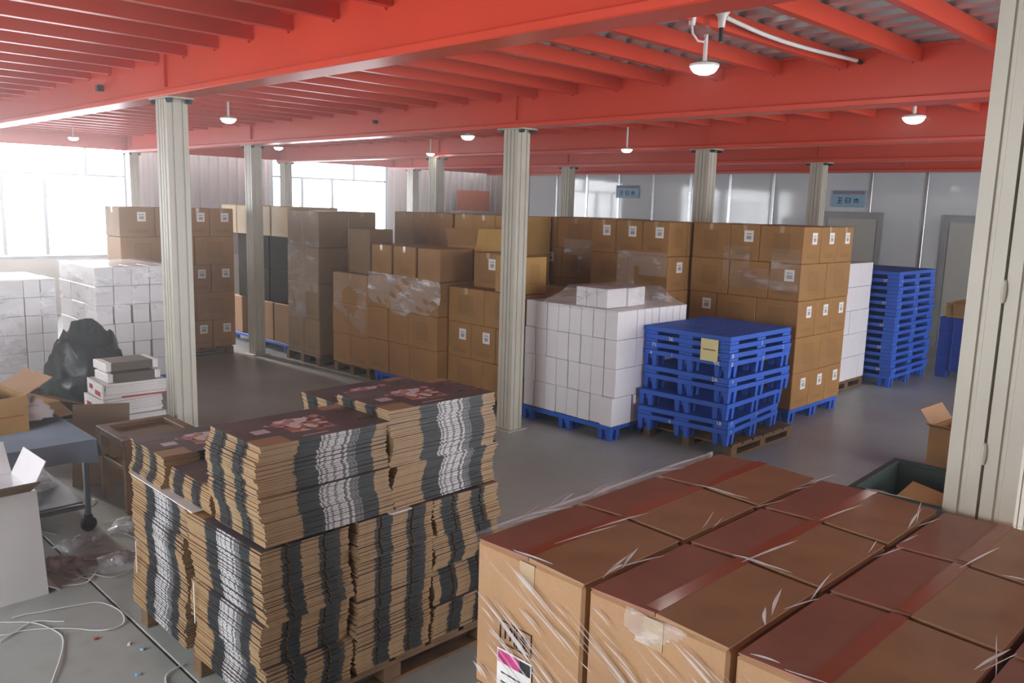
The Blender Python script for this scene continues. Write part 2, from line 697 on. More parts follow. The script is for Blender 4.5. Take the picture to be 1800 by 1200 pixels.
# side wall of glossy insulated panels
sw = struct('wall_side', MB().box(PX+.06, PX+.2, -5.2, 14.9, 0, ZT).box(PX+.06, PX+.2, 14.9, WY, 0, 3.03).box(PX+.06, PX+.2, 14.9, WY, 3.44, ZT), [M['outer']])
y = 14.85
k = 0
while y > -5:
    y1 = max(y-.95, -5.2)
    link('wall_panel', MB().cbox(PX, PX+.06, y1+.012, y-.012, 0, 3.4, .003).mesh('wall_panel', [M['panel']]), sw)
    link('joint_strip', MB().cbox(PX-.012, PX+.01, y-.03, y+.03, .0, 3.38, .004).mesh('joint_strip', [M['steelseam']]), sw)
    y -= .95
    k += 1
link('cladding_sheet', MB().prism([(b, a) for a, b in corrug(14.88, WY, 0, 0, PX+.0)], 'z', 0, 3.02).mesh('cladding', [M['clad']]), sw)
struct('window_3', MB().box(PX+.0, PX+.05, 14.9, WY-.05, 3.03, 3.07).box(PX, PX+.05, 14.9, WY-.05, 3.4, 3.44), [M['frame']])
# walls behind the camera
wb = MB()
wb.box(-4.2, 3.6, -5.2, -5.08, 0, 3.5).box(13.2, 15.5, -5.2, -5.08, 0, 3.5).box(3.6, 13.2, -5.2, -5.08, 3.1, 3.5)
struct('wall_back', wb, [M['outer']])
wl = MB()
wl.box(-4.2, -4.08, -5.08, 1.0, 0, 3.5).box(-4.2, -4.08, 7.2, WY, 0, ZT).box(-4.2, -4.08, 1.0, 7.2, 3.1, 3.5)
wl.box(-4.2, -4.08, 1.0, 7.2, 0, .7)
struct('wall_entrance', wl, [M['outer']])
# roof over the open strip along the windows
struct('trim_1', MB().box(-4.2, PX+.2, 15.2, WY+.12, ZT, ZT+.12), [M['outer']])


# doors in the panel wall
def door(nm, y0, y1, zt):
    o = struct(nm, MB().box(PX-.03, PX, y0, y0+.1, 0, zt).box(PX-.03, PX, y1-.1, y1, 0, zt).box(PX-.03, PX, y0+.1, y1-.1, zt-.12, zt), [M['door_frame']])
    link('door_leaf', MB().cbox(PX-.02, PX-.002, y0+.11, y1-.11, .01, zt-.13, .003).mesh('door_leaf', [M['door']]), o)
    link('handle', MB().box(PX-.07, PX-.02, y0+.2, y0+.22, 1.02, 1.16).mesh('handle', [M['steel']]), o)


door('door_1', 6.02, 7.16, 2.25)
door('door_2', 3.95, 5.02, 2.24)

# ------------------------------------------------------------------ setting: ceiling with red beams and purlins
dz = 3.275
prof = []
x = -3.6
while x < 15.2:
    for dx, dzz in ((0, 0), (.09, 0), (.115, .05), (.19, .05)):
        prof.append((x+dx, dz+dzz))
    x += .215
prof += [(x, dz), (x, dz+.12), (-3.6, dz+.12)]
ceil = struct('ceiling', MB().prism(prof, 'y', -5.08, 15.45), [M['deck']])
BX = [-.35, 2.68, 5.72, 8.68, 11.5, 14.4]
Y0, Y1 = -5.0, 15.35


def ibeam(nm, xc, y0, y1, z0, z1, wd=.19, tf=.014, tw=.01):
    e = wd/2-.006
    pl = [(xc-e, z0), (xc+e, z0), (xc+wd/2, z0+.006), (xc+wd/2, z0+.036), (xc+e, z0+.046), (xc+tw/2, z0+.052), (xc+tw/2, z1-tf), (xc+wd/2, z1-tf), (xc+wd/2, z1), (xc-wd/2, z1), (xc-wd/2, z1-tf), (xc-tw/2, z1-tf), (xc-tw/2, z0+.052), (xc-e, z0+.046), (xc-wd/2, z0+.036), (xc-wd/2, z0+.006)]
    return MB().prism(pl, 'y', y0, y1)


# the steel columns: (x, y)
CXY = [(2.70, .68), (2.70, 6.35), (5.72, 5.73), (5.73, 10.87), (8.68, 5.54), (8.62, 10.42), (8.68, 15.15), (11.5, 5.49), (11.5, 10.19), (11.52, 14.72), (5.72, 15.15), (14.4, 5.4)]
beams = []
for i, xc in enumerate(BX):
    b = link('beam', ibeam('beam', xc, Y0, Y1, 2.91, 3.27).mesh('beam', [M['red']]), ceil)
    beams.append(b)
for (cx, cy) in CXY:
    i = min(range(len(BX)), key=lambda j: abs(BX[j]-cx))
    st = MB()
    for sgn in (-1, 1):
        xx = BX[i]+sgn*.05
        st.box(BX[i]+.006 if sgn > 0 else BX[i]-.03, BX[i]+.03 if sgn > 0 else BX[i]-.006, cy-.006, cy+.006, 2.99, 3.255)
    link('stiffener', st.mesh('stiffener', [M['red']]), beams[i])


def cpurlin(x0, x1):
    # C section, web faces -y, lips turned in
    h, wdt, t, lip = .1, .05, .004, .016
    pl = [(0, 0), (wdt, 0), (wdt, lip), (wdt-t, lip), (wdt-t, t), (t, t), (t, h-t), (wdt-t, h-t), (wdt-t, h-lip), (wdt, h-lip), (wdt, h), (0, h)]
    return MB().prism([(a, b+3.172) for a, b in pl], 'x', x0, x1)


for i in range(len(BX)-1):
    a, b = BX[i]+.012, BX[i+1]-.012
    me = cpurlin(a, b).mesh('purlin', [M['red']])
    off = (.0, -.04, 0, .1, .05)[i]
    yy = -4.57+off
    while yy < 15.2:
        link('purlin', me, ceil, (0, yy, 0))
        # cleat plate on the beam web
        yy += .48
cl = MB().box(-.014, .0, 0, .006, 3.162, 3.272).mesh('cleat', [M['red']])
for i in (0, 1):
    yy = -.25+(0, -.04)[i]
    while yy < 8:
        link('cleat', cl, ceil, (BX[i+1]-.006, yy+.052, 0))
        yy += .48
# small dark bracket on first beam web
link('bracket', MB().cbox(2.62, 2.67, 7.62, 7.68, 3.05, 3.1, .004).mesh('bracket', [M['bolt']]), beams[1])
link('bracket', MB().cbox(5.67, 5.715, 7.95, 8.0, 3.06, 3.1, .004).mesh('bracket', [M['bolt']]), beams[2])
# edge channel closing the mezzanine
link('edge_channel', MB().prism([(15.36, 2.95), (15.40, 2.95), (15.40, 3.27), (15.36, 3.27)], 'x', -3.6, 15.2).mesh('edge_channel', [M['red']]), ceil)

# ------------------------------------------------------------------ steel columns


def column_profile(a=.095, b=.08):
    """two lipped channels face to face: grooves in the sides, a gap in the -x and +x faces"""
    def side(p0, p1, nrm, marks):
        out = []
        p0, p1, nrm = Vector(p0), Vector(p1), Vector(nrm)
        L = (p1-p0).length
        t = (p1-p0)/L
        for u, wd, dp in marks:
            out += [p0+t*(u*L-wd), p0+t*(u*L-wd*.6)-nrm*dp, p0+t*(u*L+wd*.6)-nrm*dp, p0+t*(u*L+wd)]
        return [p0]+out
    P = []
    gx = [(.25, .009, .008), (.5, .004, .03), (.75, .009, .008)]
    gy = [(.27, .008, .008), (.73, .008, .008)]
    P += side((-b, -a), (b, -a), (0, -1), gy)
    P += side((b, -a), (b, a), (1, 0), gx)
    P += side((b, a), (-b, a), (0, 1), gy)
    P += side((-b, a), (-b, -a), (-1, 0), gx)
    return [(p.x, p.y) for p in P]


shaft_me = MB().prism(column_profile(), 'z', 0.012, 2.898).mesh('shaft', [M['column']])
cap_me = MB().cbox(-.10, .10, -.17, .17, 2.898, 2.91, .002).mesh('cap_plate', [M['column']])
base_me = MB().cbox(-.13, .13, -.13, .13, 0, .012, .002).mesh('base_plate', [M['column']])
bolt_me = MB().lathe([(0, -.03), (.016, -.03), (.016, -.012), (.022, -.012), (.022, 0), (0, 0)], 6).mesh('bolt', [M['bolt']])
weld_me = MB().lathe([(0, -.035), (.006, -.03), (.009, -.01), (.009, .01), (.006, .03), (0, .035)], 8).mesh('weld', [M['column']], True)
CL = ['broad steel column close beside the wrapped carton load, top cut off by the picture',
      'grey ribbed steel column between the paper stacks and the flattened carton pile',
      'grey steel column standing between the plain carton load and the white boxes',
      'grey steel column by the dark carton load, second column under the middle beam',
      'grey steel column rising behind the tall carton load with labels',
      'slim steel column seen over the cartons left of the orange board',
      'slim steel column in front of the far window, between its panes',
      'grey steel column rising behind the tall load, next to a blue wall sign',
      'slim grey steel column against the white panel wall',
      'slim pale steel column lit by the window, under the far beam end',
      'pale steel column at the window edge behind the labelled brown stack',
      'grey steel column in front of the panel wall doors']
for i, (cx, cy) in enumerate(CXY):
    if i == 11:
        continue
    t = thing('steel_column', CL[i], 'column', (cx, cy, 0), 0, 'grey steel columns')
    link('shaft', shaft_me, t)
    cp = link('cap_plate', cap_me, t)
    for sx in (-.075, .075):
        for sy in (-.15, -.12, .12, .15):
            link('bolt', bolt_me, cp, (sx, sy, 2.898))
    link('base_plate', base_me, t)
    if i == 0:
        for z in (.6, 1.05, 1.53, 2.0, 2.5):
            link('weld', weld_me, t, (-.082, 0, z))

# ------------------------------------------------------------------ ceiling lamps
dome_me = MB().lathe([(0, -.045), (.03, -.043), (.055, -.033), (.07, -.018), (.078, 0), (.078, .004)], 24).mesh('dome', [M['lamp']], True)
cap2_me = MB().lathe([(.08, -.002), (.084, .004), (.082, .012), (.05, .022), (.02, .028), (0, .03)], 24).mesh('cap', [M['white']], True)
LAMPS = [((4.20, 2.73, 3.0), 3.172, 'white dome ceiling lamp beside the white conduit, its stem fully visible', 1.0),
         ((4.18, 8.44, 3.0), 3.172, 'white dome lamp hanging just beside the top of the ribbed column near the paper stacks', 1.),
         ((6.77, 7.61, 2.99), 3.172, 'white dome lamp under the middle of the second red beam', 1.),
         ((7.30, 2.71, 3.0), 3.172, 'white dome lamp hanging near the broad column in front of it', 1.1),
         ((8.30, 6.42, 2.905), 3.172, 'small dome lamp against the third red beam above the tall loads', .85),
         ((6.5, 11.55, 2.95), 3.172, 'dome lamp glowing at the corner of the far window with a column', .85),
         ((8.40, 10.30, 2.95), 3.172, 'small dome lamp half hidden by a slim column top', .8),
         ((4.3, 13.6, 3.0), 3.172, 'washed out dome lamp in front of the big bright window', .9)]
for i, (p, zt, lb, sc) in enumerate(LAMPS):
    t = thing('ceiling_lamp', lb, 'lamp', p, 0, 'dome ceiling lamps')
    t.scale = (sc, sc, sc)
    link('dome', dome_me, t)
    link('cap', cap2_me, t)
    link('stem', MB().lathe([(.012, .025), (.012, (zt-p[2])/sc), (0, (zt-p[2])/sc)], 10).mesh('stem', [M['white']]), t)
# conduit with junction boxes near the first lamp
t = thing('conduit', 'white plastic conduit with two junction boxes running along a red purlin', 'conduit', (3.2, 2.2, 0))
pts = []
for k in range(13):
    u = k/12
    pts.append((4.02-3.2+u*1.62, 2.50-2.2+.012*math.sin(u*6), 3.205-.025*math.sin(u*math.pi)))
link('pipe', MB().tube(pts, .012, 10).mesh('pipe', [M['white']], True), t)
link('end_sleeve', MB().tube([pts[-1], (pts[-1][0]+.07, pts[-1][1], pts[-1][2]-.004)], .014, 10).mesh('end_sleeve', [M['rubber']], True), t)
for (bx, by) in ((.66, .40), (.80, .31)):
    jb = link('junction_box', MB().lathe([(0, 3.255), (.04, 3.255), (.04, 3.225), (.022, 3.2), (.016, 3.15), (0, 3.15)], 14, T=Matrix.Translation((bx, by, 0))).mesh('junction_box', [M['white']], True), t)
link('cable', MB().tube([(.66, .40, 3.16), (.70, .42, 3.12), (.80, .45, 3.10), (.93, .50, 3.12), (1.0, .53, 3.165)], .006, 6).mesh('cable', [M['white']], True), t)
link('plug', MB().tube([(.80, .31, 3.15), (.80, .31, 3.08)], .012, 8).mesh('plug', [M['rubber']], True), t)

# ------------------------------------------------------------------ wall signs and board
for (ya, yb, za, zb, lb) in ((6.38, 6.99, 2.335, 2.635, 'blue wall sign with three dark characters above the grey door'),
                             (11.42, 12.06, 2.43, 2.71, 'pale blue wall sign in the bright reflection behind the tall loads')):
    t = thing('wall_sign', lb, 'sign', (PX-.02, (ya+yb)/2, za), 0, 'blue signs on the panel wall')
    wd, hh = yb-ya, zb-za
    link('plate', MB().cbox(-.008, .008, -wd/2, wd/2, 0, hh, .002).mesh('plate', [M['sign']]), t)
    link('header_strip', MB().box(-.011, -.008, -wd/2+.01, wd/2-.01, hh*.78, hh*.97).mesh('header_strip', [M['signtop']]), t)
    for j in range(3):
        yc = wd*(.25-.25*j)
        s = wd*.075
        zc = hh*.4
        g = MB()
        if j == 0:
            g.box(-.011, -.008, yc-s, yc+s, zc+s*.9, zc+s*1.15).box(-.011, -.008, yc-s, yc+s, zc-.1*s, zc+.15*s).box(-.011, -.008, yc-.15*s, yc+.15*s, zc-s, zc+s*.9).box(-.011, -.008, yc-s, yc+s, zc-s*1.1, zc-s*.85)
        elif j == 1:
            g.box(-.011, -.008, yc-s, yc-.7*s, zc-s, zc+s).box(-.011, -.008, yc+.7*s, yc+s, zc-s, zc+s).box(-.011, -.008, yc-.7*s, yc+.7*s, zc+.75*s, zc+s).box(-.011, -.008, yc-.7*s, yc+.7*s, zc-.15*s, zc+.1*s).box(-.011, -.008, yc-.7*s, yc+.7*s, zc-s, zc-.75*s)
        else:
            g.box(-.011, -.008, yc-s, yc+s, zc+.3*s, zc+.6*s).box(-.011, -.008, yc-.15*s, yc+.15*s, zc-s, zc+1.1*s).box(-.011, -.008, yc-.9*s, yc-.6*s, zc-s, zc+.3*s).box(-.011, -.008, yc+.6*s, yc+.9*s, zc-s, zc+.3*s)
        link('character', g.mesh('character', [M['ink']]), t)
thing('board', 'orange brown board leaning by the far window wall above the cartons', 'board', (14.1, WY-.09, 2.0), data=MB().cbox(0, 1.12, 0, .03, 0, .52, .004).mesh('board', [M['orange']]))
bpy.data.objects['board'].location.z = 2.02
thing('wall_rack', 'grey corrugated locker supporting the orange board at the far wall', 'locker', (14.05, WY-.5, 0), data=MB().cbox(0, 1.2, 0, .42, 0, 2.02, .01).mesh('wall_rack', [M['clad']]))
bpy.data.objects['board'].location.y = WY-.3

# ------------------------------------------------------------------ cartons and loads
_cache = {}
LABEL_ME = MB().box(-.0015, 0, -.055, .055, -.06, .06).mesh('label', [M['label']])
LABEL_MEY = MB().box(-.055, .055, -.0015, 0, -.06, .06).mesh('label', [M['label']])


def carton_mesh(sx, sy, sz, mx, my, top, col):
    key = (round(sx, 3), round(sy, 3), round(sz, 3), mx, my, col)
    if key in _cache:
        return _cache[key]
    mats = [M[col+'-'], M[col+'P'], M[col+'N']] if col != 'w' else [M['whitebox']]*3
    ix = {'P': 1, 'L': 2, 'N': 2}.get(mx, 0)
    iy = {'P': 1, 'L': 2, 'N': 2}.get(my, 0)
    g = .003 if col != 'w' else .0016
    b = MB().cbox(g, sx-g, g, sy-g, 0.001, sz-.001, .007 if col != 'w' else .003, 0, {'-x': ix, '+x': ix, '-y': iy, '+y': iy})
    _cache[key] = b.mesh('carton', mats)
    return _cache[key]


ORD = ['first', 'second', 'third', 'fourth', 'fifth', 'sixth', 'seventh', 'eighth', 'ninth', 'tenth']
NAMES = {'k': 'brown carton', 'y': 'light tan carton', 'g': 'greyish carton', 'd': 'dark brown carton', 's': 'tan carton', 'p': 'pale carton', 'w': 'white box'}


def carton(x, y, z, sx, sy, sz, fx='-', fy='-', col='k', label='', group=None, tape=False, jit=.004, rz=0):
    """x,y,z = the low corner; fx/fy = what the -x and -y faces carry: P crest, L label sticker, N lines, - plain"""
    o = thing('carton' if col != 'w' else 'white_box', label, 'carton' if col != 'w' else 'box', (x+R.uniform(-jit, jit), y+R.uniform(-jit, jit), z), rz, group,
              carton_mesh(sx, sy, sz, fx, fy, tape, col))
    if fx == 'L':
        link('label', LABEL_ME, o, (.002, sy*.36, sz*.68))
    if fy == 'L':
        link('label', LABEL_MEY, o, (sx*.62, .002, sz*.68))
    if tape:
        key = ('tape', round(sx, 3), round(sy, 3), round(sz, 3), tape)
        if key not in _cache:
            b = MB()
            w_ = .024
            if tape == 'x':     # seam runs along x, ends hang over -x face
                b.box(-.0005, sx, sy/2-w_, sy/2+w_, sz-.0012, sz+.0006).box(.0016, .0036, sy/2-w_, sy/2+w_, sz-.07, sz-.004)
            else:
                b.box(sx/2-w_, sx/2+w_, -.0005, sy, sz-.0012, sz+.0006).box(sx/2-w_, sx/2+w_, .0016, .0036, sz-.07, sz-.004)
            _cache[key] = b.mesh('tape', [M['tapeclear']])
        link('tape', _cache[key], o)
    return o


def load(x0, y0, z0, layers, where, group, col='k', depthfill=True, x1=None, y1=None, skip=None, jit=.004):
    """layers bottom to top: (h, ylist along the -x face from the near corner, xlist along the -y face)
    an entry is (width, face code). The first of both lists is the corner carton."""
    n = len(layers)
    z = z0
    for li, (h, yl, xl) in enumerate(layers):
        fromtop = n-1-li
        row = 'top row' if fromtop == 0 else ('bottom row' if li == 0 and n > 1 else ORD[fromtop]+' row down')
        cx, cy = xl[0][0], yl[0][0]
        y = y0
        for i, (wy, fc) in enumerate(yl):
            if skip and skip(li, i, 0):
                y += wy
                continue
            nm = NAMES[col]
            pos = 'at the corner' if i == 0 else ORD[i]+' along'
            lab = '%s %s, %s, %s' % (nm, row, pos, where)
            carton(x0, y, z, cx, wy, h, fc, xl[0][1] if i == 0 else '-', col, lab, group, 'x' if (fromtop == 0 and col != 'w') else False, jit)
            y += wy
        x = x0+cx
        for j, (wx, fc) in enumerate(xl[1:], 1):
            if not (skip and skip(li, 0, j)):
                lab = '%s %s, %s on the short side, %s' % (NAMES[col], row, ORD[j], where)
                carton(x, y0, z, wx, cy, h, '-', fc, col, lab, group, 'y' if (fromtop == 0 and col != 'w') else False, jit)
            x += wx
        if fromtop == 0 and depthfill and len(xl) > 1:
            yy = y0+cy
            for i, (wy, fc) in enumerate(yl[1:], 1):
                xx = x0+cx
                for j, (wx, fx) in enumerate(xl[1:], 1):
                    if i >= 2 and j >= 2:
                        continue
                    lab = '%s in top row, %s deep, %s along, %s' % (NAMES[col], ORD[j], ORD[i], where)
                    carton(xx, yy, z, wx, wy, h, '-', '-', col, lab, group, False, jit)
                    xx += wx
                yy += wy
        z += h
    return z


# ------------------------------------------------------------------ pallets
def plastic_pallet_meshes(sx, sy, fh, full):
    """deck mesh, rim mesh, foot mesh list; the pallet stands on z=0, height fh+.055"""
    zt = fh+.055
    dk = MB()
    if full:
        n = 12
        for i in range(n):
            a = .012+(sx-.024)*i/n
            wv = (sx-.024)/n
            dk.box(a+wv*.27, a+wv*.73, .012, sy-.012, zt-.016, zt-.001)
        for i in range(9):
            a = .012+(sy-.024)*i/8
            dk.box(.012, sx-.012, max(.012, a-.022), min(sy-.012, a+.022), zt-.02, zt-.004)
    else:
        dk.box(.012, sx-.012, .012, sy-.012, zt-.016, zt-.004)
    rm = MB()
    for (a, b, c, d_) in ((0, sx, 0, .012), (0, sx, sy-.012, sy), (0, .012, .012, sy-.012), (sx-.012, sx, .012, sy-.012)):
        rm.cbox(a, b, c, d_, zt-.045, zt, .003)
    ft = []
    fw = .15
    for i in range(3):
        for j in range(3):
            a = .004+(sx-fw-.008)*i/2
            b = .004+(sy-fw-.008)*j/2
            m = MB()
            if fh > .07:        # tall foot: two tapered legs each way with a gap
                for (u0, u1) in ((0, .055), (fw-.055, fw)):
                    for (v0, v1) in ((0, .055), (fw-.055, fw)):
                        t_ = .008
                        o = len(m.v)
                        zt2 = zt-.046
                        lo = [(a+u0+t_, b+v0+t_, 0), (a+u1-t_, b+v0+t_, 0), (a+u1-t_, b+v1-t_, 0), (a+u0+t_, b+v1-t_, 0)]
                        hi = [(a+u0, b+v0, zt2), (a+u1, b+v0, zt2), (a+u1, b+v1, zt2), (a+u0, b+v1, zt2)]
                        m.v += lo+hi
                        for q in ((3, 2, 1, 0), (4, 5, 6, 7), (0, 1, 5, 4), (1, 2, 6, 5), (2, 3, 7, 6), (3, 0, 4, 7)):
                            m.f.append(tuple(o+w_ for w_ in q))
                            m.mi.append(0)
                            m.uv.append(None)
                m.box(a+.03, a+fw-.03, b+.03, b+fw-.03, .06, zt-.046)
            else:
                m.cbox(a, a+fw, b, b+fw, 0, zt-.046, .004)
            ft.append(m)
    return dk, rm, ft


_pal = {}


def plastic_pallet(x, y, z, sx, sy, fh, label, group, rz=0, full=False, matk='blue', text=()):
    key = (round(sx, 3), round(sy, 3), round(fh, 3), full, matk)
    if key not in _pal:
        dk, rm, ft = plastic_pallet_meshes(sx, sy, fh, full)
        _pal[key] = (dk.mesh('deck', [M[matk]]), rm.mesh('rim', [M[matk]]), [m.mesh('foot', [M[matk]]) for m in ft])
    t = thing('plastic_pallet', label, 'pallet', (x, y, z), rz, group)
    link('deck', _pal[key][0], t)
    link('rim', _pal[key][1], t)
    for m in _pal[key][2]:
        link('foot', m, t)
    zt = fh+.055
    for (tx, face, u, sz, dzv) in text:
        if (tx, sz) not in _txt:
            cu = bpy.data.curves.new('marking', 'FONT')
            cu.body = tx
            cu.size = sz
            cu.extrude = .0005
            cu.materials.append(M['white'])
            _txt[(tx, sz)] = font_mesh(cu)
        cu = _txt[(tx, sz)]
        if face == 'x':
            o = link('marking', cu, t, (-.0012, u, zt-.043+dzv), (H, 0, -H))
        else:
            o = link('marking', cu, t, (u, -.0012, zt-.043+dzv), (H, 0, 0))
    return t


def wood_pallet(x, y, z, sx, sy, h, label, group=None, rz=0):
    t = thing('wooden_pallet', label, 'pallet', (x, y, z), rz, group)
    n = 6
    wv = sx/n
    me = MB().cbox(0, wv*.84, 0, sy, h-.02, h, .002).mesh('deck_board', [M['wood']])
    for i in range(n):
        link('deck_board', me, t, (i*wv+wv*.08, 0, 0))
    st = MB().cbox(0, sx, 0, .08, h-.042, h-.0202, .002).mesh('stringer', [M['wood']])
    bk = MB().cbox(0, .1, 0, .08, .018, h-.0422, .003).mesh('block', [M['wood']])
    sk = MB().cbox(0, sx, 0, .08, 0, .0178, .002).mesh('skid', [M['wood']])
    for v in (0, (sy-.08)/2, sy-.08):
        link('stringer', st, t, (0, v, 0))
        link('skid', sk, t, (0, v, 0))
        for u in (0, (sx-.1)/2, sx-.1):
            link('block', bk, t, (u, v, 0))
    return t


GP = 'blue plastic pallets under the loads'


def font_mesh(cu):
    o = bpy.data.objects.new('tmp', cu)
    COL.objects.link(o)
    me = bpy.data.meshes.new_from_object(o.evaluated_get(bpy.context.evaluated_depsgraph_get()))
    bpy.data.objects.remove(o)
    return me


_txt = {}

# ---- S9 tall labelled load behind the blue pallets
hh = .384
n_ = [(.39, 'L'), (.39, 'L'), (.39, 'L')]
w2 = [(.585, 'P'), (.585, 'P')]
S9w = 'tall load behind the blue pallets'
plastic_pallet(8.16, 4.0, 0, 1.15, 1.3, .09, 'blue pallet under the tall labelled load behind the pallet stack', GP)
L9 = []
yA = [(.5, 'P'), (.36, 'L'), (.47, 'P')]
yB = [(.36, 'L'), (.48, 'P'), (.49, 'P')]
yC = [(.49, 'P'), (.48, 'P'), (.36, 'L')]
for i in range(5):
    L9.append((hh, (yB if i == 3 else yC if i == 2 else yA), n_ if i % 2 == 0 else w2))
load(8.15, 3.98, .146, L9, S9w, 'cartons of the tall load behind the blue pallets')
# ---- S8
S8w = 'load above the white boxes'
plastic_pallet(7.76, 5.36, 0, .76, 1.08, .09, 'blue pallet hidden behind the white boxes, under a labelled load', GP)
L8 = [(hh, [(.37, 'L'), (.38, 'L'), (.37, 'L')] if i % 2 == 0 else [(.56, 'P'), (.56, 'P')], [(.37, 'P'), (.4, 'P')] if i % 2 == 0 else [(.36, 'L'), (.41, 'P')]) for i in range(5)]
load(7.75, 5.345, .146, L8, S8w, 'cartons of the load above the white boxes', skip=lambda li, i, j: li < 1)
for i, (yy, wy) in enumerate(((5.345, .37), (5.72, .74))):
    carton(7.75, yy, .146, .76, wy-.005, hh, 'P', 'P', 'k', 'brown carton hidden at the bottom of the load above the white boxes, %s end' % ('near' if i == 0 else 'far'), 'cartons of the load above the white boxes')
# ---- S8b
S8b = 'load behind the middle column'
plastic_pallet(8.01, 6.63, 0, 1.15, 1.08, .09, 'blue pallet deep behind the middle column under a load', GP)
L8b = [(hh, [(.62, 'P'), (.44, 'L')] if i % 2 == 0 else [(.53, 'P'), (.53, 'L')], [(.4, 'P'), (.4, 'P'), (.36, 'P')]) for i in range(5)]
load(8.0, 6.62, .146, L8b, S8b, 'cartons of the load behind the middle column', skip=lambda li, i, j: li < 2 and j > 0)
# ---- S7 load of three layers left of the middle column
wood_pallet(6.12, 5.99, 0, 1.1, 1.15, .115, 'brown wooden pallet under the labelled load beside the middle column')
S7w = 'waist-high load beside the middle column'
L7 = [(.39, [(.59, 'P'), (.59, 'P')], w2), (.39, [(.4, 'L'), (.39, 'L'), (.39, 'L')], w2), (.39, [(.59, 'P'), (.59, 'P')], w2)]
z7 = load(6.1, 5.955, .116, L7, S7w, 'cartons of the waist-high load by the column')
carton(6.3, 6.47, z7, .4, .47, .39, 'L', '-', 'k', 'labelled brown carton standing on the waist-high load beside the column', 'cartons set on the waist-high load', 'x')
carton(6.12, 5.99, z7, .36, .42, .39, 'N', 'P', 'y', 'light tan carton on the waist-high load, half hidden by the column', 'cartons set on the waist-high load', 'x')
# ---- S6 two loads
plastic_pallet(5.97, 7.16, 0, 1.1, 1.2, .09, 'blue pallet jutting out under the crumpled film load', GP)
wood_pallet(5.97, 8.46, 0, 1.05, .8, .13, 'brown wooden base under the plain carton load next to the blue pallet')
S6w = 'plain load under crumpled film'
L6 = [(.395, [(.5, '-'), (.4, '-'), (.42, 'N')], [(.5, '-'), (.6, '-')]), (.39, [(.52, 'P'), (.4, '-'), (.4, '-')], [(.5, '-'), (.6, '-')]), (.39, [(.5, '-'), (.41, '-'), (.41, '-')], [(.5, '-'), (.6, '-')])]
z6 = load(5.95, 7.145, .146, L6, S6w, 'cartons of the plain load under crumpled film')
S6x = 'plain load beside wrapped column'
L6b = [(.385, [(.4, 'N'), (.4, 'N')], [(.5, '-'), (.55, '-')]), (.39, [(.8, '-')], [(.5, '-'), (.55, '-')]), (.39, [(.8, '-')], [(.5, '-'), (.55, '-')])]
z6b = load(5.95, 8.46, .131, L6b, S6x, 'cartons of the plain load beside the wrapped column')
for i, (ya, yb) in enumerate(((7.165, 7.57), (7.6, 8.03), (8.065, 8.47))):
    carton(6.0, ya, z6, .5, yb-ya, .37, '-N-'[i], '-', 'k', '%s of three plain cartons standing on the film load, counted from the open carton' % ORD[i], 'three cartons on the film load', 'x' if i else False)
carton(6.05, 8.58, z6b, .36, .46, .56, '-', '-', 'g', 'tall plain carton on end beside the dark cartons', None)
# open carton with raised flap on the far side of the film load
t = thing('open_carton', 'open brown carton with raised flaps on the film load near the column', 'carton', (6.53, 7.16, z6))
ob = MB()
sx_, sy_, sz_ = .42, .5, .4
for a in ((0, .006, 0, sy_), (sx_-.006, sx_, 0, sy_), (.006, sx_-.006, 0, .006), (.006, sx_-.006, sy_-.006, sy_)):
    ob.box(a[0], a[1], a[2], a[3], 0, sz_)
ob.box(.006, sx_-.006, .006, sy_-.006, 0, .006)
link('body', ob.mesh('body', [M['yN']]), t)
for nm, T in (('flap', Matrix.Translation((0, 0, sz_)) @ Matrix.Rotation(math.radians(75), 4, 'Y')),):
    link('flap', MB().box(-.2, 0, 0.003, sy_-.003, 0, .005, T=T).mesh('flap', [M['k-']]), t)
link('flap', MB().box(0, sx_, -.2, 0, 0, .005, T=Matrix.Translation((0, 0, sz_)) @ Matrix.Rotation(math.radians(-80), 4, 'X')).mesh('flap', [M['y-']]), t)
link('flap', MB().box(0, .2, .003, sy_-.003, 0, .005, T=Matrix.Translation((sx_, 0, sz_)) @ Matrix.Rotation(math.radians(-60), 4, 'Y')).mesh('flap', [M['k-']]), t)
# ---- S5 wrapped column of cartons
wood_pallet(5.93, 9.56, 0, 1.0, .85, .13, 'wooden pallet under the narrow wrapped carton column')
S5w = 'wrapped column behind the plain loads'
L5 = [(.48, [(.39, 'N'), (.4, 'N')], [(.46, '-'), (.46, '-')]) for i in range(4)]
load(5.95, 9.59, .131, L5, S5w, 'cartons of the wrapped column', 'g')
# ---- S6b back row behind S6
plastic_pallet(7.36, 7.32, 0, .6, 1.15, .09, 'blue pallet in the back row under the mixed top cartons', GP)
S6z = 'back row behind three plain cartons'
L6z = [(.48, [(.42, 'P'), (.42, '-'), (.36, 'N')], [(.6, '-')]) for i in range(4)]
load(7.35, 7.3, .146, L6z, S6z, 'cartons of the back row load', 'y', skip=lambda li, i, j: li < 2)
for li in (0, 1):
    carton(7.36, 7.31, .146+li*.48, .58, 1.18, .478, '-', '-', 'y', 'hidden wide carton in the %s row of the back row load' % ('bottom' if li == 0 else 'third'), 'cartons of the back row load')
plastic_pallet(7.36, 8.56, 0, .6, 1.25, .09, 'blue pallet in the back row beside the wrapped column', GP)
S6y = 'back row load beside the wrapped column'
L6y = [(.48, [(.42, '-'), (.42, 'N'), (.44, '-')], [(.6, '-')]) for i in range(4)]
load(7.35, 8.54, .146, L6y, S6y, 'cartons of the second back row load', 'k', skip=lambda li, i, j: li < 2)
for li in (0, 1):
    carton(7.36, 8.55, .146+li*.48, .58, 1.26, .478, '-', '-', 'k', 'hidden wide carton in the %s row beside the wrapped column' % ('bottom' if li == 0 else 'third'), 'cartons of the second back row load')
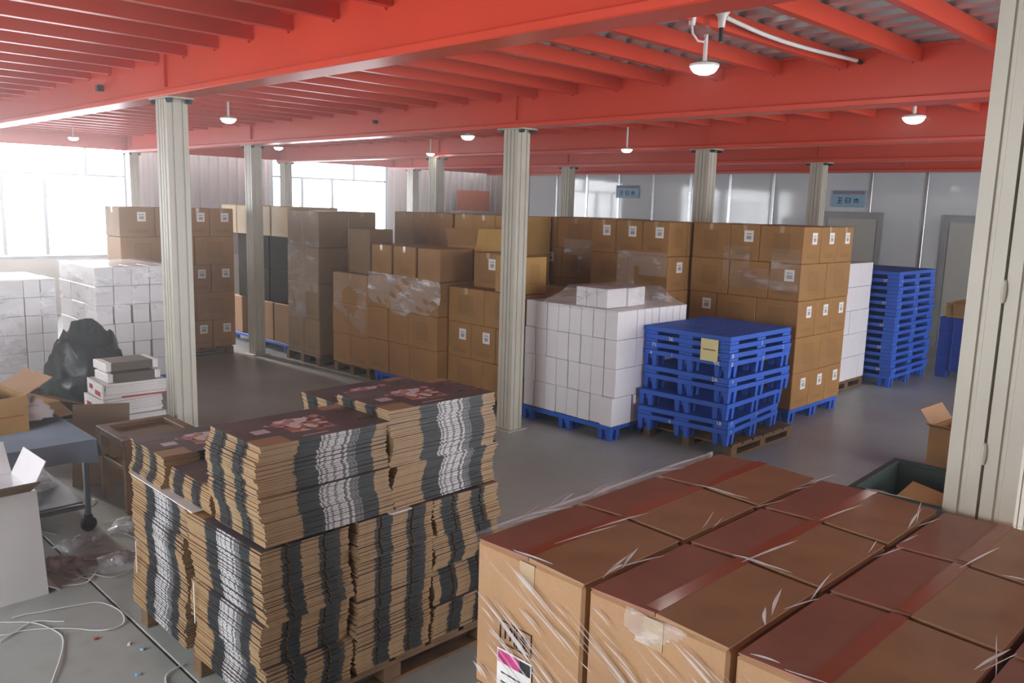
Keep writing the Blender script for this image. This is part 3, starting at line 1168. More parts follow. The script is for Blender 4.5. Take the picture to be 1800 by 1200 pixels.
# ---- S4 dark load with light cartons on top
plastic_pallet(6.05, 10.55, 0, 1.1, 1.9, .09, 'blue pallet under the dark cartons topped by pale ones', GP)
carton(6.06, 10.56, .146, .5, .42, .56, '-', '-', 'k', 'brown carton at the bottom of the dark load, near the column foot', 'cartons of the dark load')
carton(6.06, 11.0, .146, .5, .36, .56, '-', '-', 'k', 'brown carton at the bottom of the dark load, second along', 'cartons of the dark load')
carton(6.06, 11.95, .146, .5, .4, .56, '-', '-', 's', 'pale tan carton on the blue pallet beyond the column foot', 'cartons of the dark load')
carton(6.4, 11.4, .146, .5, .5, .56, '-', '-', 'd', 'dark carton at the bottom of the dark load behind the column', 'cartons of the dark load')
for li in range(2):
    for i, (ya, wy) in enumerate(((10.5, .66), (11.17, .95))):
        carton(6.1, ya, .708+li*.48, .7, wy-.01, .478, '-', '-', 'd', 'dark carton %s of the dark load %s the column' % (('lower row', 'upper row')[li], ('beside', 'behind')[i]), 'cartons of the dark load')
for i, (ya, wy) in enumerate(((10.42, .5), (10.93, .5), (11.44, .5), (11.95, .5))):
    carton(6.0, ya, 1.668, .8, wy-.01, .42, '-', '-', 'p', 'pale sunlit carton on top of the dark load, %s from the wrapped column' % ORD[i], 'pale cartons on the dark load')
# ---- S3 labelled brown stack at the left
wood_pallet(4.05, 11.12, 0, 1.45, .6, .12, 'dark wooden pallet under the labelled brown stack behind the near column')
S3w = 'labelled stack behind the ribbed column'
a3 = [(.45, 'L'), (.4, 'L'), (.34, 'L'), (.34, 'L')]
b3 = [(.57, 'P'), (.4, 'L'), (.56, 'P')]
L3 = [(.384, [(.5, '-')], a3 if i % 2 == 0 else b3) for i in range(5)]
load(4.0, 11.1, .121, L3, S3w, 'cartons of the labelled stack behind the ribbed column')

# ---- white box loads
GW = 'white boxes of the load beside the blue pallets'
plastic_pallet(6.12, 4.77, 0, 1.15, 1.18, .095, 'blue pallet under the white boxes beside the middle column', GP)
wy8 = [.15]*8
z = .152
for li in range(4):
    rw = ('bottom row', 'third row down', 'second row down', 'top row')[li]
    y = 4.745
    for i in range(8):
        off = .012*math.sin(i*2.1+li*1.7)
        dxx = -.03 if (li == 0 and i == 0) else 0
        carton(6.13+off*.4+dxx, y, z, .3, .147, .274, '-', '-', 'w', 'narrow white box, %s, %s from the blue pallet stack' % (rw, ORD[i]), GW, jit=.002)
        y += .15
    for j in range(1, 8):
        carton(6.13+.3+.002+(j-1)*.118, 4.745, z, .116, .147, .274, '-', '-', 'w', 'narrow white box on the short side, %s, %s from the corner' % (rw, ORD[j]), GW, jit=.002)
    if li == 3:
        for i in range(1, 8):
            carton(6.432, 4.745+.15*i, z, .82, .147, .274, '-', '-', 'w', 'long white box inside the top row, %s from the blue pallet stack' % ORD[i], GW, jit=.002)
    z += .2755
zt10 = z
GT = 'loose white boxes under film on the white load'
for i, (x, y, sx, sy) in enumerate(((6.2, 5.2, .3, .13), (6.2, 5.07, .3, .13), (6.2, 4.94, .3, .13), (6.505, 5.2, .14, .13), (6.505, 5.05, .14, .14), (6.505, 4.92, .14, .125), (6.66, 4.95, .15, .36))):
    carton(x, y, zt10, sx, sy, .185, '-', '-', 'w', ('loose white box under the film tent, %s in the front rank' % ORD[i]) if i < 3 else 'loose white box under the film tent, %s in the rear rank' % ORD[i-3], GT, jit=.002)
# S12 white load beyond the tall one
wood_pallet(9.98, 4.38, 0, .95, 1.1, .12, 'wooden pallet under the narrow white load by the blue stack')
z = .121
for li in range(5):
    rw = ('bottom row', 'fourth row down', 'third row down', 'second row down', 'top row')[li]
    for j in range(5):
        carton(9.97+j*.186, 4.36, z, .184, .3, .296, '-', '-', 'w', 'tall white box, %s, %s from the brown load, far white load' % (rw, ORD[j]), 'white boxes of the far white load', jit=.003)
    for i in range(3):
        carton(9.97, 4.662+i*.26, z, .184, .258, .296, '-', '-', 'w', 'white box on the hidden side of the far white load, %s, %s in' % (rw, ORD[i]), 'white boxes of the far white load', jit=.003)
    z += .2975
for i in range(3):
    carton(10.156, 4.662+i*.26, z-.2975, .75, .258, .296, '-', '-', 'w', 'long white box in the top of the far white load, %s in' % ORD[i], 'white boxes of the far white load', jit=.003)
# S2 white wrapped load at the left
plastic_pallet(3.21, 9.72, 0, .98, 1.15, .06, 'blue pallet hidden under the film wrapped white load near the window', GP)
z = .117
for li in range(6):
    rw = ('bottom row', 'fifth row down', 'fourth row down', 'third row down', 'second row down', 'top row')[li]
    gap = .02 if li in (1, 3) else .003
    for j in range(5):
        carton(3.2+j*.2, 9.7, z, .2-gap, .4, .212, '-', '-', 'w', 'white box, %s, %s from the corner, film wrapped load near the window' % (rw, ORD[j]), 'white boxes of the wrapped load near the window', jit=.003)
    for i in range(2):
        carton(3.2, 10.102+i*.4, z, .2, .397, .212, '-', '-', 'w', 'white box, %s, %s back on the window side of the wrapped load' % (rw, ORD[i]), 'white boxes of the wrapped load near the window', jit=.003)
    z += .2135
carton(3.402, 10.102, .117, .79, .797, 6*.2135-.003, '-', '-', 'w', 'tall white box in the middle of the film wrapped load near the window', 'white boxes of the wrapped load near the window', jit=.001)
# S1 white wrapped load at the left edge
wood_pallet(1.75, 9.84, 0, 1.1, 1.1, .12, 'wooden pallet under the white load at the picture edge')
z = .121
for li in range(6):
    rw = ('bottom row', 'fifth row down', 'fourth row down', 'third row down', 'second row down', 'top row')[li]
    xs = ((1.72, .28), (2.0, .26), (2.26, .27), (2.53, .16), (2.69, .15)) if li % 2 == 0 else ((1.72, .4), (2.12, .41), (2.53, .16), (2.69, .15))
    for j, (xa, wx) in enumerate(xs):
        carton(xa, 9.8, z, wx-.003, .45, .193, '-', '-', 'w', 'white box, %s, %s along, load at the picture edge by the window' % (rw, ORD[j]), 'white boxes of the load at the picture edge', jit=.003)
    z += .1945
carton(1.73, 10.26, .121, 1.1, .6, 6*.1945-.01, '-', '-', 'w', 'large white box behind the small boxes at the picture edge', 'white boxes of the load at the picture edge')

# ---- S11 blue pallet stack
GS = 'blue pallets in the stack beside the white boxes'
wood_pallet(6.58, 3.74, 0, 1.15, .98, .115, 'old wooden pallet under the uneven blue pallet stack')
ph = .15
zz = [.116, .191, .266+.075, .491, .566, .717, .792, .867, .942]
fhs = [.095, .02, .095, .095, .02, .095, .02, .02, .02]
z = .116
spec = []
for i, fh_ in enumerate(fhs):
    spec.append((z, fh_))
    z += fh_+.056
rots = [.10, .10, .055, .0, 0, 0, -.005, 0, .004]
offs = [(-.03, -.04), (-.03, -.04), (-.02, -.01), (0, 0), (.005, .005), (.01, .02), (.01, .015), (.012, .02), (.008, .018)]
txt = {0: [('2', 'y', .05, .05, 0), ('4', 'x', .6, .05, 0)], 1: [('7', 'y', .05, .05, 0), ('18', 'x', .12, .05, 0), ('3', 'y', .6, .05, 0)],
       4: [('2A', 'x', .18, .055, 0), ('6', 'y', .05, .05, 0)], 5: [('4R', 'x', .16, .06, -.0), ('4', 'x', .86, .05, 0), ('1', 'x', .62, .05, 0), ('8', 'y', .04, .055, 0), ('7', 'y', .6, .05, 0)],
       6: [('37+', 'x', .2, .06, 0), ('B', 'y', .03, .06, 0), ('71', 'x', .85, .055, 0), ('2', 'y', .95, .055, 0)], 7: [('36', 'x', .66, .055, 0), ('2', 'y', .55, .055, 0)]}
for i, (z, fh_) in enumerate(spec):
    fw = ORD[len(spec)-1-i]
    plastic_pallet(6.53+offs[i][0], 3.78+offs[i][1], z, 1.13, .94, fh_, ('top pallet of the blue stack beside the white boxes' if i == len(spec)-1 else '%s pallet from the top in the blue stack beside the white boxes' % fw), GS, rots[i], i == len(spec)-1, text=txt.get(i, ()))
ztop = spec[-1][0]+fhs[-1]+.055
t = thing('paper_note', 'yellow paper note hanging on the side of the blue pallet stack', 'note', (6.522, 4.0, ztop-.24), 0, None)
link('sheet_of_paper', MB().box(-.002, 0, -.09, .09, 0, .2).mesh('sheet_of_paper', [M['yellow']]), t)
link('writing', MB().box(-.003, -.002, -.065, .065, .1, .108).mesh('writing', [M['ink']]), t)
# ---- S13 far blue pallet stack
z = 0
i = 0
sp = []
while z < 1.42:
    fh_ = .1 if i in (0,) else .04
    sp.append((z, fh_))
    z += fh_+.056
    i += 1
for i, (z, fh_) in enumerate(sp):
    k = len(sp)-1-i
    nm = 'top pallet' if k == 0 else (ORD[k]+' pallet from the top' if k < 10 else ('bottom pallet' if i == 0 else ORD[i]+' pallet from the floor'))
    tx = []
    if i % 3 == 1:
        tx = [('37', 'x', .2, .055, 0), ('2', 'y', .1, .055, 0)]
    elif i % 3 == 0:
        tx = [('4', 'y', .62, .055, 0)]
    plastic_pallet(10.95+R.uniform(-.01, .01), 4.03+R.uniform(-.01, .01), z, 1.3, 1.1, fh_, nm+' in the tall neat blue stack near the panel wall', 'blue pallets in the tall neat stack', R.uniform(-.01, .01), k == 0, text=tx)
# ---- big blue crate
t = thing('bulk_crate', 'large blue ribbed plastic crate beyond the tall pallet stack', 'crate', (12.35, 2.75, 0))
b = MB()
sx_, sy_, sz_ = 1.1, 1.2, .84
for a in ((0, .02, 0, sy_), (sx_-.02, sx_, 0, sy_), (.02, sx_-.02, 0, .02), (.02, sx_-.02, sy_-.02, sy_)):
    b.box(a[0], a[1], a[2], a[3], .1, sz_)
b.box(.02, sx_-.02, .02, sy_-.02, .1, .14)
link('body', b.mesh('body', [M['bluedark']]), t)
rbv = MB().box(-.025, 0, 0, .02, .1, sz_).mesh('rib', [M['bluedark']])
rbh = MB().box(-.02, 0, 0, sy_, 0, .025).mesh('rib', [M['bluedark']])
for i in range(8):
    link('rib', rbv, t, (0, .01+i*(sy_-.04)/7, 0))
for i in range(5):
    link('rib', rbh, t, (0, 0, .1+i*(sz_-.125)/4))
for u in (0, sx_-.15):
    for v in (0, sy_-.15):
        link('foot', MB().cbox(u, u+.15, v, v+.15, 0, .1, .005).mesh('foot', [M['bluedark']]), t)
t = thing('shallow_carton', 'shallow brown tray carton resting on the large blue crate', 'carton', (12.38, 2.85, .842))
b = MB()
for a in ((0, .008, 0, 1.05), (.9, .908, 0, 1.05), (.008, .9, 0, .008), (.008, .9, 1.042, 1.05)):
    b.box(a[0], a[1], a[2], a[3], 0, .2)
b.box(.008, .9, .008, 1.042, 0, .01)
link('body', b.mesh('body', [M['y-']]), t)
link('flap', MB().box(-.012, 0, .1, .95, -.0, .17, T=Matrix.Translation((-.002, 0, .03)) @ Matrix.Rotation(-.25, 4, 'Y')).mesh('flap', [M['k-']]), t)
t = thing('film_heap', 'crumpled dark film lying in the shallow tray carton', 'film', (12.72, 3.5, .854))
b = MB()
T0 = Matrix.Rotation(.3, 4, 'Z')
b.lathe([(0, .22), (.08, .2), (.16, .14), (.22, .05), (.2, 0), (0, 0)], 14, T=T0)
for i in range(len(b.v)):
    v = Vector(b.v[i])
    n = math.sin(v.x*31+v.z*17)*math.cos(v.y*27)*.03
    b.v[i] = (v.x*(1+n*3), v.y*(1+n*3), max(0, v.z+n))
link('bundle', b.mesh('bundle', [M['black']], True), t)
t = thing('metal_basket', 'dark green lattice basket on the shallow tray carton beside the broad column', 'basket', (12.55, 2.9, 1.045))
b = MB()
for zz_ in (0, .1, .2, .28):
    b.box(0, .4, 0, .015, zz_, zz_+.03).box(0, .015, .015, .35, zz_, zz_+.03).box(.385, .4, .015, .35, zz_, zz_+.03).box(0.015, .385, .335, .35, zz_, zz_+.03)
b.box(.015, .385, .015, .335, 0, .012)
for u in (0, .19, .385):
    b.box(u, u+.015, 0, .015, 0, .31).box(u, u+.015, .335, .35, 0, .31)
link('lattice', b.mesh('lattice', [M['green']]), t)

# ------------------------------------------------------------------ the flattened carton pile
SW, SD, TH = .63, .415, .0088


def sheet_mesh(v):
    hx, hy = SW/2, SD/2
    n = .006
    dpt = .09+.02*v
    yn = (-hy+.12, hy-.12)
    P = [(-hx, -hy), (hx, -hy)]
    for yy in yn:
        P += [(hx, yy-n), (hx-dpt, yy-n), (hx-dpt, yy+n), (hx, yy+n)]
    P += [(hx, hy), (-hx, hy)]
    for yy in reversed(yn):
        P += [(-hx, yy+n), (-hx+dpt, yy+n), (-hx+dpt, yy-n), (-hx, yy-n)]
    return MB().prism(P, 'z', 0, TH-.0006).mesh('sheet', [M['sheet']])


SH = [sheet_mesh(v) for v in range(3)]
wood_pallet(1.53, 2.88, 0, 1.26, 1.32, .13, 'brown wooden pallet under the flattened carton pile')
# (x, y) of each pile, bottom z, turn of each bundle (0 = bar-code fold to -y, -1 = to -x), sheets per bundle, where
PILES = []
for j, yy in enumerate((3.18, 3.89)):
    for i, xx in enumerate((1.715, 2.155, 2.59)):
        tn = [-1, -1, -1, -1] if i < 2 else [-1, 1, -1, 1]
        PILES.append((xx, yy, .131, tn, [[21, 22, 15, 21], [20, 19, 21, 20], [20, 21, 19, 20]][(i+j) % 3], ('%s lower pile, %s side' % (ORD[i], ('camera', 'stool')[j]))))
ZU = .131+80*TH+.008
PILES += [(1.825, 3.085, ZU, [0, 0], [23, 23], 'upper pile in front, near corner'),
          (2.47, 3.09, ZU, [0, 0, 0], [22, 22, 7], 'upper pile in front, beside the wrapped load'),
          (1.83, 3.545, ZU, [0], [13], 'low upper pile just behind the front one'),
          (1.83, 3.985, ZU, [0], [17], 'low upper pile next to the stool'),
          (2.545, 3.54, ZU, [0, 0], [22, 20], 'upper pile behind, towards the open floor')]
for px, py, z, turns, counts, wh in PILES:
    for bi, (tn, ct) in enumerate(zip(turns, counts)):
        ox, oy = R.uniform(-.013, .013), R.uniform(-.013, .013)
        rz = {0: 0, -1: -H, 1: H}[tn]+R.uniform(-.025, .025)
        k = len(turns)-1-bi
        if len(turns) == 1:
            lab = 'bundle of flattened printed cartons, %s' % wh
        else:
            lab = 'flattened carton bundle, %s, %s' % ('top' if k == 0 else ('lowest' if bi == 0 else ORD[k]+' below top'), wh)
        t = thing('flattened_carton_bundle', lab, 'cardboard bundle', (px+ox, py+oy, z), rz, 'bundles of flattened cartons')
        phs = R.uniform(0, 6)
        sk = R.uniform(-.0012, .0012)
        for s in range(ct):
            link('sheet', SH[(bi+s//9) % 3], t, (.007*math.sin(phs+s*.30)+sk*(s-ct/2)+R.uniform(-.004, .004), .007*math.cos(phs*1.7+s*.24)+R.uniform(-.004, .004), s*TH), (0, 0, R.uniform(-.012, .012)))
        if bi == 1 and tn == -1 and wh.startswith('first'):
            zz0, zz1 = -.0005, ct*TH+.0008
            hy = SD/2+.019
            ring = MB().box(-.25, -.242, -hy, hy, zz1, zz1+.001)
            ring.box(-.25, -.242, -hy-.001, -hy, zz0, zz1+.001).box(-.25, -.242, hy, hy+.001, zz0, zz1+.001)
            link('strap', ring.mesh('strap', [M['strap']]), t)
        z += ct*TH+.001
# pale board slips between the tiers
thing('board_slip', 'white cardboard slip sticking out below the low upper piles', 'cardboard', (1.478, 3.42, ZU-.0065), 0, None, MB().cbox(0, .3, 0, .7, 0, .005, .001).mesh('board_slip', [M['paper']]))
thing('board_slip', 'white cardboard slip poking out below the upper pile beside the wrapped load', 'cardboard', (2.12, 2.845, ZU-.0065), 0, None, MB().cbox(0, .12, 0, .3, 0, .005, .001).mesh('board_slip', [M['paper']]))

# ------------------------------------------------------------------ wrapped load in front
TZ = 1.35
CXs = [(1.395, .395), (1.80, .379), (2.19, .379)]
CYs = [(1.51-.375*(i+1)+.004, .366) for i in range(5)]
wood_pallet(1.40, -.36, 0, 1.18, 1.86, .12, 'wooden pallet under the wrapped tan carton load')


def big_carton(x, y, z, sx, sy, sz, lab, seam_shift=0., top=True, fx='-'):
    body = carton_mesh(sx, sy, sz-(.006 if top else 0), fx, '-', False, 's')
    o = thing('carton', lab, 'carton', (x, y, z), R.uniform(-.006, .006) if top else 0, 'tan cartons of the wrapped load', body)
    if top:
        zt = sz-.006
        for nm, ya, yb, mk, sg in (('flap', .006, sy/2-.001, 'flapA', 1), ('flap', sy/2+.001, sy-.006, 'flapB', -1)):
            m = MB()
            lo, hi = zt+.0005, zt+.0052
            a, bb = (lo-.0, hi+.004) if sg > 0 else (hi+.004, lo)
            P = [(.006, ya), (sx-.006, ya), (sx-.006, yb), (.006, yb)]
            v0 = len(m.v)
            zlo = [zt, zt, zt, zt]
            zhi = [zt+.004, zt+.004, zt+.010, zt+.010] if sg > 0 else [zt+.010, zt+.010, zt+.003, zt+.003]
            m.v += [(p[0], p[1], q) for p, q in zip(P, zlo)]+[(p[0], p[1], q) for p, q in zip(P, zhi)]
            for q in ((3, 2, 1, 0), (4, 5, 6, 7), (0, 1, 5, 4), (1, 2, 6, 5), (2, 3, 7, 6), (3, 0, 4, 7)):
                m.f.append(tuple(v0+w_ for w_ in q))
                m.mi.append(0)
                m.uv.append(None)
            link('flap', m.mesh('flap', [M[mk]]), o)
        tp = MB()
        tp.box(sx*.05, sx+.0005, sy/2-.002, sy/2+.034, zt+.0100, zt+.0108)
        link('tape', tp.mesh('tape', [M['tape']]), o)
        link('tape', MB().box(.0015, .0029, sy/2-.025, sy/2+.025, zt-.07, zt-.004).mesh('tape', [M['tapeclear']]), o)
    return o


for j, (cy, sy) in enumerate(CYs):
    for i, (cx, sx) in enumerate(CXs):
        nm = ('first', 'second', 'third')[i]
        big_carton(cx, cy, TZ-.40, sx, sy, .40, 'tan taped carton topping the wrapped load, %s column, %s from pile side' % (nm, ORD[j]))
for li in range(2):
    zz_ = .121+.414*li
    for j, (cy, sy) in enumerate(CYs):
        big_carton(1.395, cy, zz_, .40, sy, .412, 'tan carton in the %s row of the wrapped load, %s from the pile side' % (('bottom', 'middle')[li], ORD[j]), top=False)
    big_carton(1.80, CYs[0][0], zz_, .775, .372, .412, 'tan carton in the %s row on the far side of the wrapped load' % ('bottom', 'middle')[li], top=False)
# label with magenta header and two handling marks on the corner carton
corner = [o for o in bpy.data.objects if o.get('label', '').startswith('tan taped carton topping the wrapped load, first column, first')][0]
lb = link('shipping_label', MB().box(-.0015, 0, .155, .275, -.01, .135).mesh('shipping_label', [M['paper']]), corner)
link('header_strip', MB().box(-.0022, -.0015, .196, .272, .098, .13).mesh('header_strip', [mat('magenta_print', '#C2397F', .45, var=.05)]), lb)
link('header_strip', MB().box(-.0022, -.0015, .158, .195, .098, .13).mesh('header_strip', [M['ink']]), lb)
for zc in (.07, .045, .02):
    link('text_line', MB().box(-.0022, -.0015, .17, .26, zc, zc+.004).mesh('text_line', [M['ink']]), lb)


def frame_yz(b, y0, y1, z0, z1, t=.0014):
    b.box(-.0004, .0022, y0, y1, z0, z0+t).box(-.0004, .0022, y0, y1, z1-t, z1).box(-.0004, .0022, y0, y0+t, z0+t, z1-t).box(-.0004, .0022, y1-t, y1, z0+t, z1-t)


b = MB()
frame_yz(b, .218, .27, .15, .21)
for u in (.232, .25):
    b.box(-.0004, .0022, u, u+.003, .165, .198).box(-.0004, .0022, u-.004, u+.007, .19, .194)
link('handling_mark', b.mesh('handling_mark', [M['ink']]), corner)
b = MB()
frame_yz(b, .16, .212, .15, .21)
b.box(-.0004, .0022, .184, .188, .162, .19).box(-.0004, .0022, .172, .2, .183, .187).box(-.0004, .0022, .177, .195, .187, .194).box(-.0004, .0022, .176, .196, .16, .163)
link('handling_mark', b.mesh('handling_mark', [M['ink']]), corner)

# ------------------------------------------------------------------ stretch film
def film_sheet(name, label, P00, P10, P11, P01, nu, nv, amp, seed, mat_='film', keep=None, freq=9., parent=None):
    """wrinkled sheet over four corner points; keep(u,v) drops cells so that the edge is ragged"""
    rr = random.Random(seed)
    P00, P10, P11, P01 = map(Vector, (P00, P10, P11, P01))
    nrm = (P10-P00).cross(P01-P00).normalized()
    ph = [rr.uniform(0, 6) for _ in range(8)]
    V, F = [], []
    for j in range(nv+1):
        for i in range(nu+1):
            u, v = i/nu, j/nv
            p = (P00*(1-u)+P10*u)*(1-v)+(P01*(1-u)+P11*u)*v
            a = math.sin(freq*(u+.6*v)+ph[0])*.5+math.sin(freq*2.3*(v-.5*u)+ph[1])*.3+math.sin(freq*4.1*(u-.3*v)+ph[2])*.25+rr.uniform(-.25, .25)
            V.append(tuple(p+nrm*amp*(a+1.1)))
    for j in range(nv):
        for i in range(nu):
            if keep is None or keep((i+.5)/nu, (j+.5)/nv):
                k = j*(nu+1)+i
                F.append((k, k+1, k+nu+2, k+nu+1))
    me = bpy.data.meshes.new(name)
    me.from_pydata(V, [], F)
    me.materials.append(M[mat_])
    for p in me.polygons:
        p.use_smooth = True
    bm = bmesh.new()
    bm.from_mesh(me)
    bmesh.ops.delete(bm, geom=[v for v in bm.verts if not v.link_faces], context='VERTS')
    bm.to_mesh(me)
    bm.free()
    if parent is not None:
        return link(name, me, parent)
    return thing(name, label, 'film', data=me)


def creases(name, items, base, nrm, parent, w0=.004, h0=.0025):
    """narrow ridges of gathered film; items: (point a, point b, width)"""
    b = MB()
    nrm = Vector(nrm)
    for (a, c, wd) in items:
        a, c = Vector(a), Vector(c)
        t_ = (c-a)
        u = t_.normalized().cross(nrm)
        n = 6
        o = len(b.v)
        for k in range(n+1):
            f_ = k/n
            p = a+t_*f_+u*(.003*math.sin(f_*3.1+wd*900))
            ww = wd*math.sin(math.pi*min(.97, max(.03, f_)))
            b.v += [tuple(p-u*ww+nrm*.0005), tuple(p+nrm*(ww*.8+.0008)), tuple(p+u*ww+nrm*.0005)]
        for k in range(n):
            for q in (0, 1):
                b.f.append((o+k*3+q, o+k*3+q+1, o+k*3+q+4, o+k*3+q+3))
                b.mi.append(0)
                b.uv.append(None)
    me = b.mesh(name, [M['crease']], True)
    return link(name, me, parent)


# film on the near wrapped load: gathered creases on the side and the top edges
fx0 = 1.388
t = thing('stretch_film', 'clear stretch film gathered in diagonal creases on the near wrapped load', 'film')
items = []
rr = random.Random(5)
for k in range(170):
    y = rr.uniform(.45, 1.5)
    z = rr.uniform(.95, 1.33)
    L = rr.uniform(.03, .2)
    sl = rr.uniform(.52, .66)
    z2 = z-L*sl
    items.append(((fx0-.003, y, z), (fx0-.003, y-L, z2), rr.choice((.001, .0015, .002, .003, .004))))
o = creases('side_crease', items, None, (-1, 0, 0), t)
o['kind'] = 'stuff'
items = []
zt = TZ+.006
for k in range(44):
    y = 1.51-rr.choice((0, .375, .75, 1.125))+rr.uniform(-.02, .02)
    x = rr.uniform(1.42, 2.45)
    items.append(((x, y, zt), (x+rr.uniform(.05, .2), y+rr.uniform(-.05, .05), zt+.002), rr.choice((.0015, .0025, .004))))
for k in range(20):
    x = rr.choice((1.40, 1.795, 2.185, 2.57))
    y = rr.uniform(.1, 1.45)
    items.append(((x, y, zt), (x+.01, y-rr.uniform(.05, .14), zt), rr.choice((.0015, .003))))
for k in range(24):   # along the top edge towards the pile
    x = rr.uniform(1.4, 2.3)
    items.append(((x, 1.517, zt-.002), (x+rr.uniform(.1, .3), 1.513, zt), .005))
for k in range(10):   # seams half way over the flaps
    j = rr.randrange(4)
    x = rr.uniform(1.5, 2.4)
    y = CYs[j][0]+.19
    items.append(((x, y, zt+.003), (x+.22, y-.03, zt+.003), .003))
o = creases('top_crease', items, None, (0, 0, 1), t)
o['kind'] = 'stuff'
film_sheet('corner_skirt', '', (fx0-.002, 1.02, 1.345), (fx0-.002, .76, 1.345), (fx0-.002, .76, 1.27), (fx0-.002, 1.02, 1.27), 26, 8, .006, 3, 'film2', lambda u, v: v < .35+.5*math.sin(u*5+.6), 14, t)
film_sheet('edge_fold', '', (1.39, 1.518, TZ+.004), (2.55, 1.518, TZ+.004), (2.55, 1.53, TZ-.05), (1.39, 1.525, TZ-.05), 40, 4, .003, 8, 'film2', None, 14, t)

# other film sheets
film_sheet('stretch_film', 'crumpled clear film draped over the plain carton load', (5.935, 8.47, 1.36), (5.935, 7.1, 1.34), (5.935, 7.1, .86), (5.935, 8.47, .9), 44, 20, .012, 1, 'film2', lambda u, v: v < .62+.34*math.sin(u*3.1)+.08*math.sin(u*17), 11)
film_sheet('stretch_film', 'loose clear film on the plain load beside the wrapped column', (5.935, 9.22, 1.3), (5.935, 8.5, 1.3), (5.935, 8.5, .55), (5.935, 9.22, .7), 22, 20, .010, 2, 'film', lambda u, v: (u-.5)**2+(v-.5)**2 > .06 and v < .75+.3*u, 9)
film_sheet('stretch_film', 'shiny film over the front of the wrapped white load near the window', (3.2, 9.685, 1.39), (4.19, 9.685, 1.39), (4.19, 9.685, .62), (3.2, 9.685, .75), 40, 26, .008, 4, 'film2', lambda u, v: v < .5+.3*math.sin(u*6+1) or (.55 < v < .7 and u > .2), 12)
film_sheet('stretch_film', 'bluish film on the window side of the wrapped white load', (3.185, 10.88, 1.40), (3.185, 9.72, 1.40), (3.185, 9.72, .13), (3.185, 10.88, .13), 24, 24, .006, 6, 'film', None, 6)
film_sheet('stretch_film', 'shiny film on the white load at the picture edge', (1.72, 9.785, 1.27), (2.83, 9.785, 1.27), (2.83, 9.785, .3), (1.72, 9.785, .3), 36, 24, .009, 9, 'film2', lambda u, v: u < .72 or (u > .87 and v < .4), 13)
film_sheet('stretch_film', 'glossy film patches on the load above the white boxes', (7.735, 6.3, 1.72), (7.735, 5.36, 1.72), (7.735, 5.36, 1.2), (7.735, 6.3, 1.2), 30, 16, .007, 12, 'film2', lambda u, v: (v < .3 and u > .3) or (.25 < u < .55 and v < .75) or (u > .6 and v < .5), 12)
film_sheet('stretch_film', 'glossy film patches on the tall load behind the blue pallets', (8.135, 5.28, 1.83), (8.135, 4.0, 1.83), (8.135, 4.0, 1.1), (8.135, 5.28, 1.1), 40, 20, .005, 13, 'film', lambda u, v: (.3 < u < .55 and v < .5) or (u > .75 and v < .32) or (v > .3 and u > .35 and v < .6), 12)
film_sheet('stretch_film', 'glossy film on the narrow wrapped carton column', (5.937, 10.36, 2.04), (5.937, 9.6, 2.04), (5.937, 9.6, .6), (5.937, 10.36, .6), 18, 34, .008, 15, 'film', lambda u, v: v < .75 or u < .6, 12)
film_sheet('stretch_film', 'glossy film patch on the load behind the middle column', (7.985, 7.1, 1.8), (7.985, 6.64, 1.8), (7.985, 6.64, 1.35), (7.985, 7.1, 1.35), 14, 14, .007, 17, 'film2', lambda u, v: v < .4 or u > .5, 10)
# film tent over the loose white boxes
cxm, cym = 6.5, 5.1
V, F = [], []
n, mm = 36, 9
rr = random.Random(3)
for k in range(mm+1):
    f_ = k/mm
    for i in range(n):
        a = 2*math.pi*i/n
        ca, sa = math.cos(a), math.sin(a)
        q = 1/max(abs(ca)/.40, abs(sa)/.30)
        q2 = 1/max(abs(ca)/.62, abs(sa)/.46)
        if f_ < .34:
            rad, zz_ = q*f_/.34, zt10+.192
        else:
            g = (f_-.34)/.66
            rad, zz_ = q+(q2-q)*g**1.15, zt10+.192*(1-g)+.004
        rad *= 1+.05*math.sin(i*2.7+k)*f_
        V.append((cxm+rad*ca+.02*f_, cym+rad*sa, zz_+rr.uniform(0, .006)))
for k in range(mm):
    for i in range(n):
        F.append((k*n+i, k*n+(i+1) % n, (k+1)*n+(i+1) % n, (k+1)*n+i))
me = bpy.data.meshes.new('film_tent')
me.from_pydata(V, [], F)
me.materials.append(M['film'])
for p in me.polygons:
    p.use_smooth = True
thing('film_tent', 'clear film tent pulled over the loose white boxes', 'film', data=me)

# ------------------------------------------------------------------ left side: table, cartons, stool, stacks
t = thing('work_table', 'low wheeled table covered with a grey cloth', 'table', (0, 0, 0))
x0, x1, y0, y1, zt = .2, 1.80, 5.62, 7.1, .62
link('table_top', MB().cbox(x0, x1, y0, y1, zt-.03, zt, .004).mesh('table_top', [M['grey_board']]), t)
V, F = [], []
nu, nv = 40, 10
# cloth: the top sheet plus a hanging front and side
b = MB()
for (pa, pb, dirv) in (((x0, y0-.012), (x1+.012, y0-.012), (0, -1)), ((x1+.012, y0-.012), (x1+.012, y1), (1, 0))):
    o = len(b.v)
    nu = 36
    for j in range(9):
        for i in range(nu+1):
            u = i/nu
            v = j/8
            px = pa[0]+(pb[0]-pa[0])*u
            py = pa[1]+(pb[1]-pa[1])*u
            drop = (.17+.05*math.sin(u*5+1)) if dirv[1] else (.13+.04*math.sin(u*4))
            bul = .02*v*(1+math.sin(u*19+dirv[0]*2))+.012*v*math.sin(u*47)
            b.v.append((px+dirv[0]*bul, py+dirv[1]*bul, zt+.006-drop*v))
    for j in range(8):
        for i in range(nu):
            b.f.append((o+j*(nu+1)+i, o+j*(nu+1)+i+1, o+(j+1)*(nu+1)+i+1, o+(j+1)*(nu+1)+i))
            b.mi.append(0)
            b.uv.append(None)
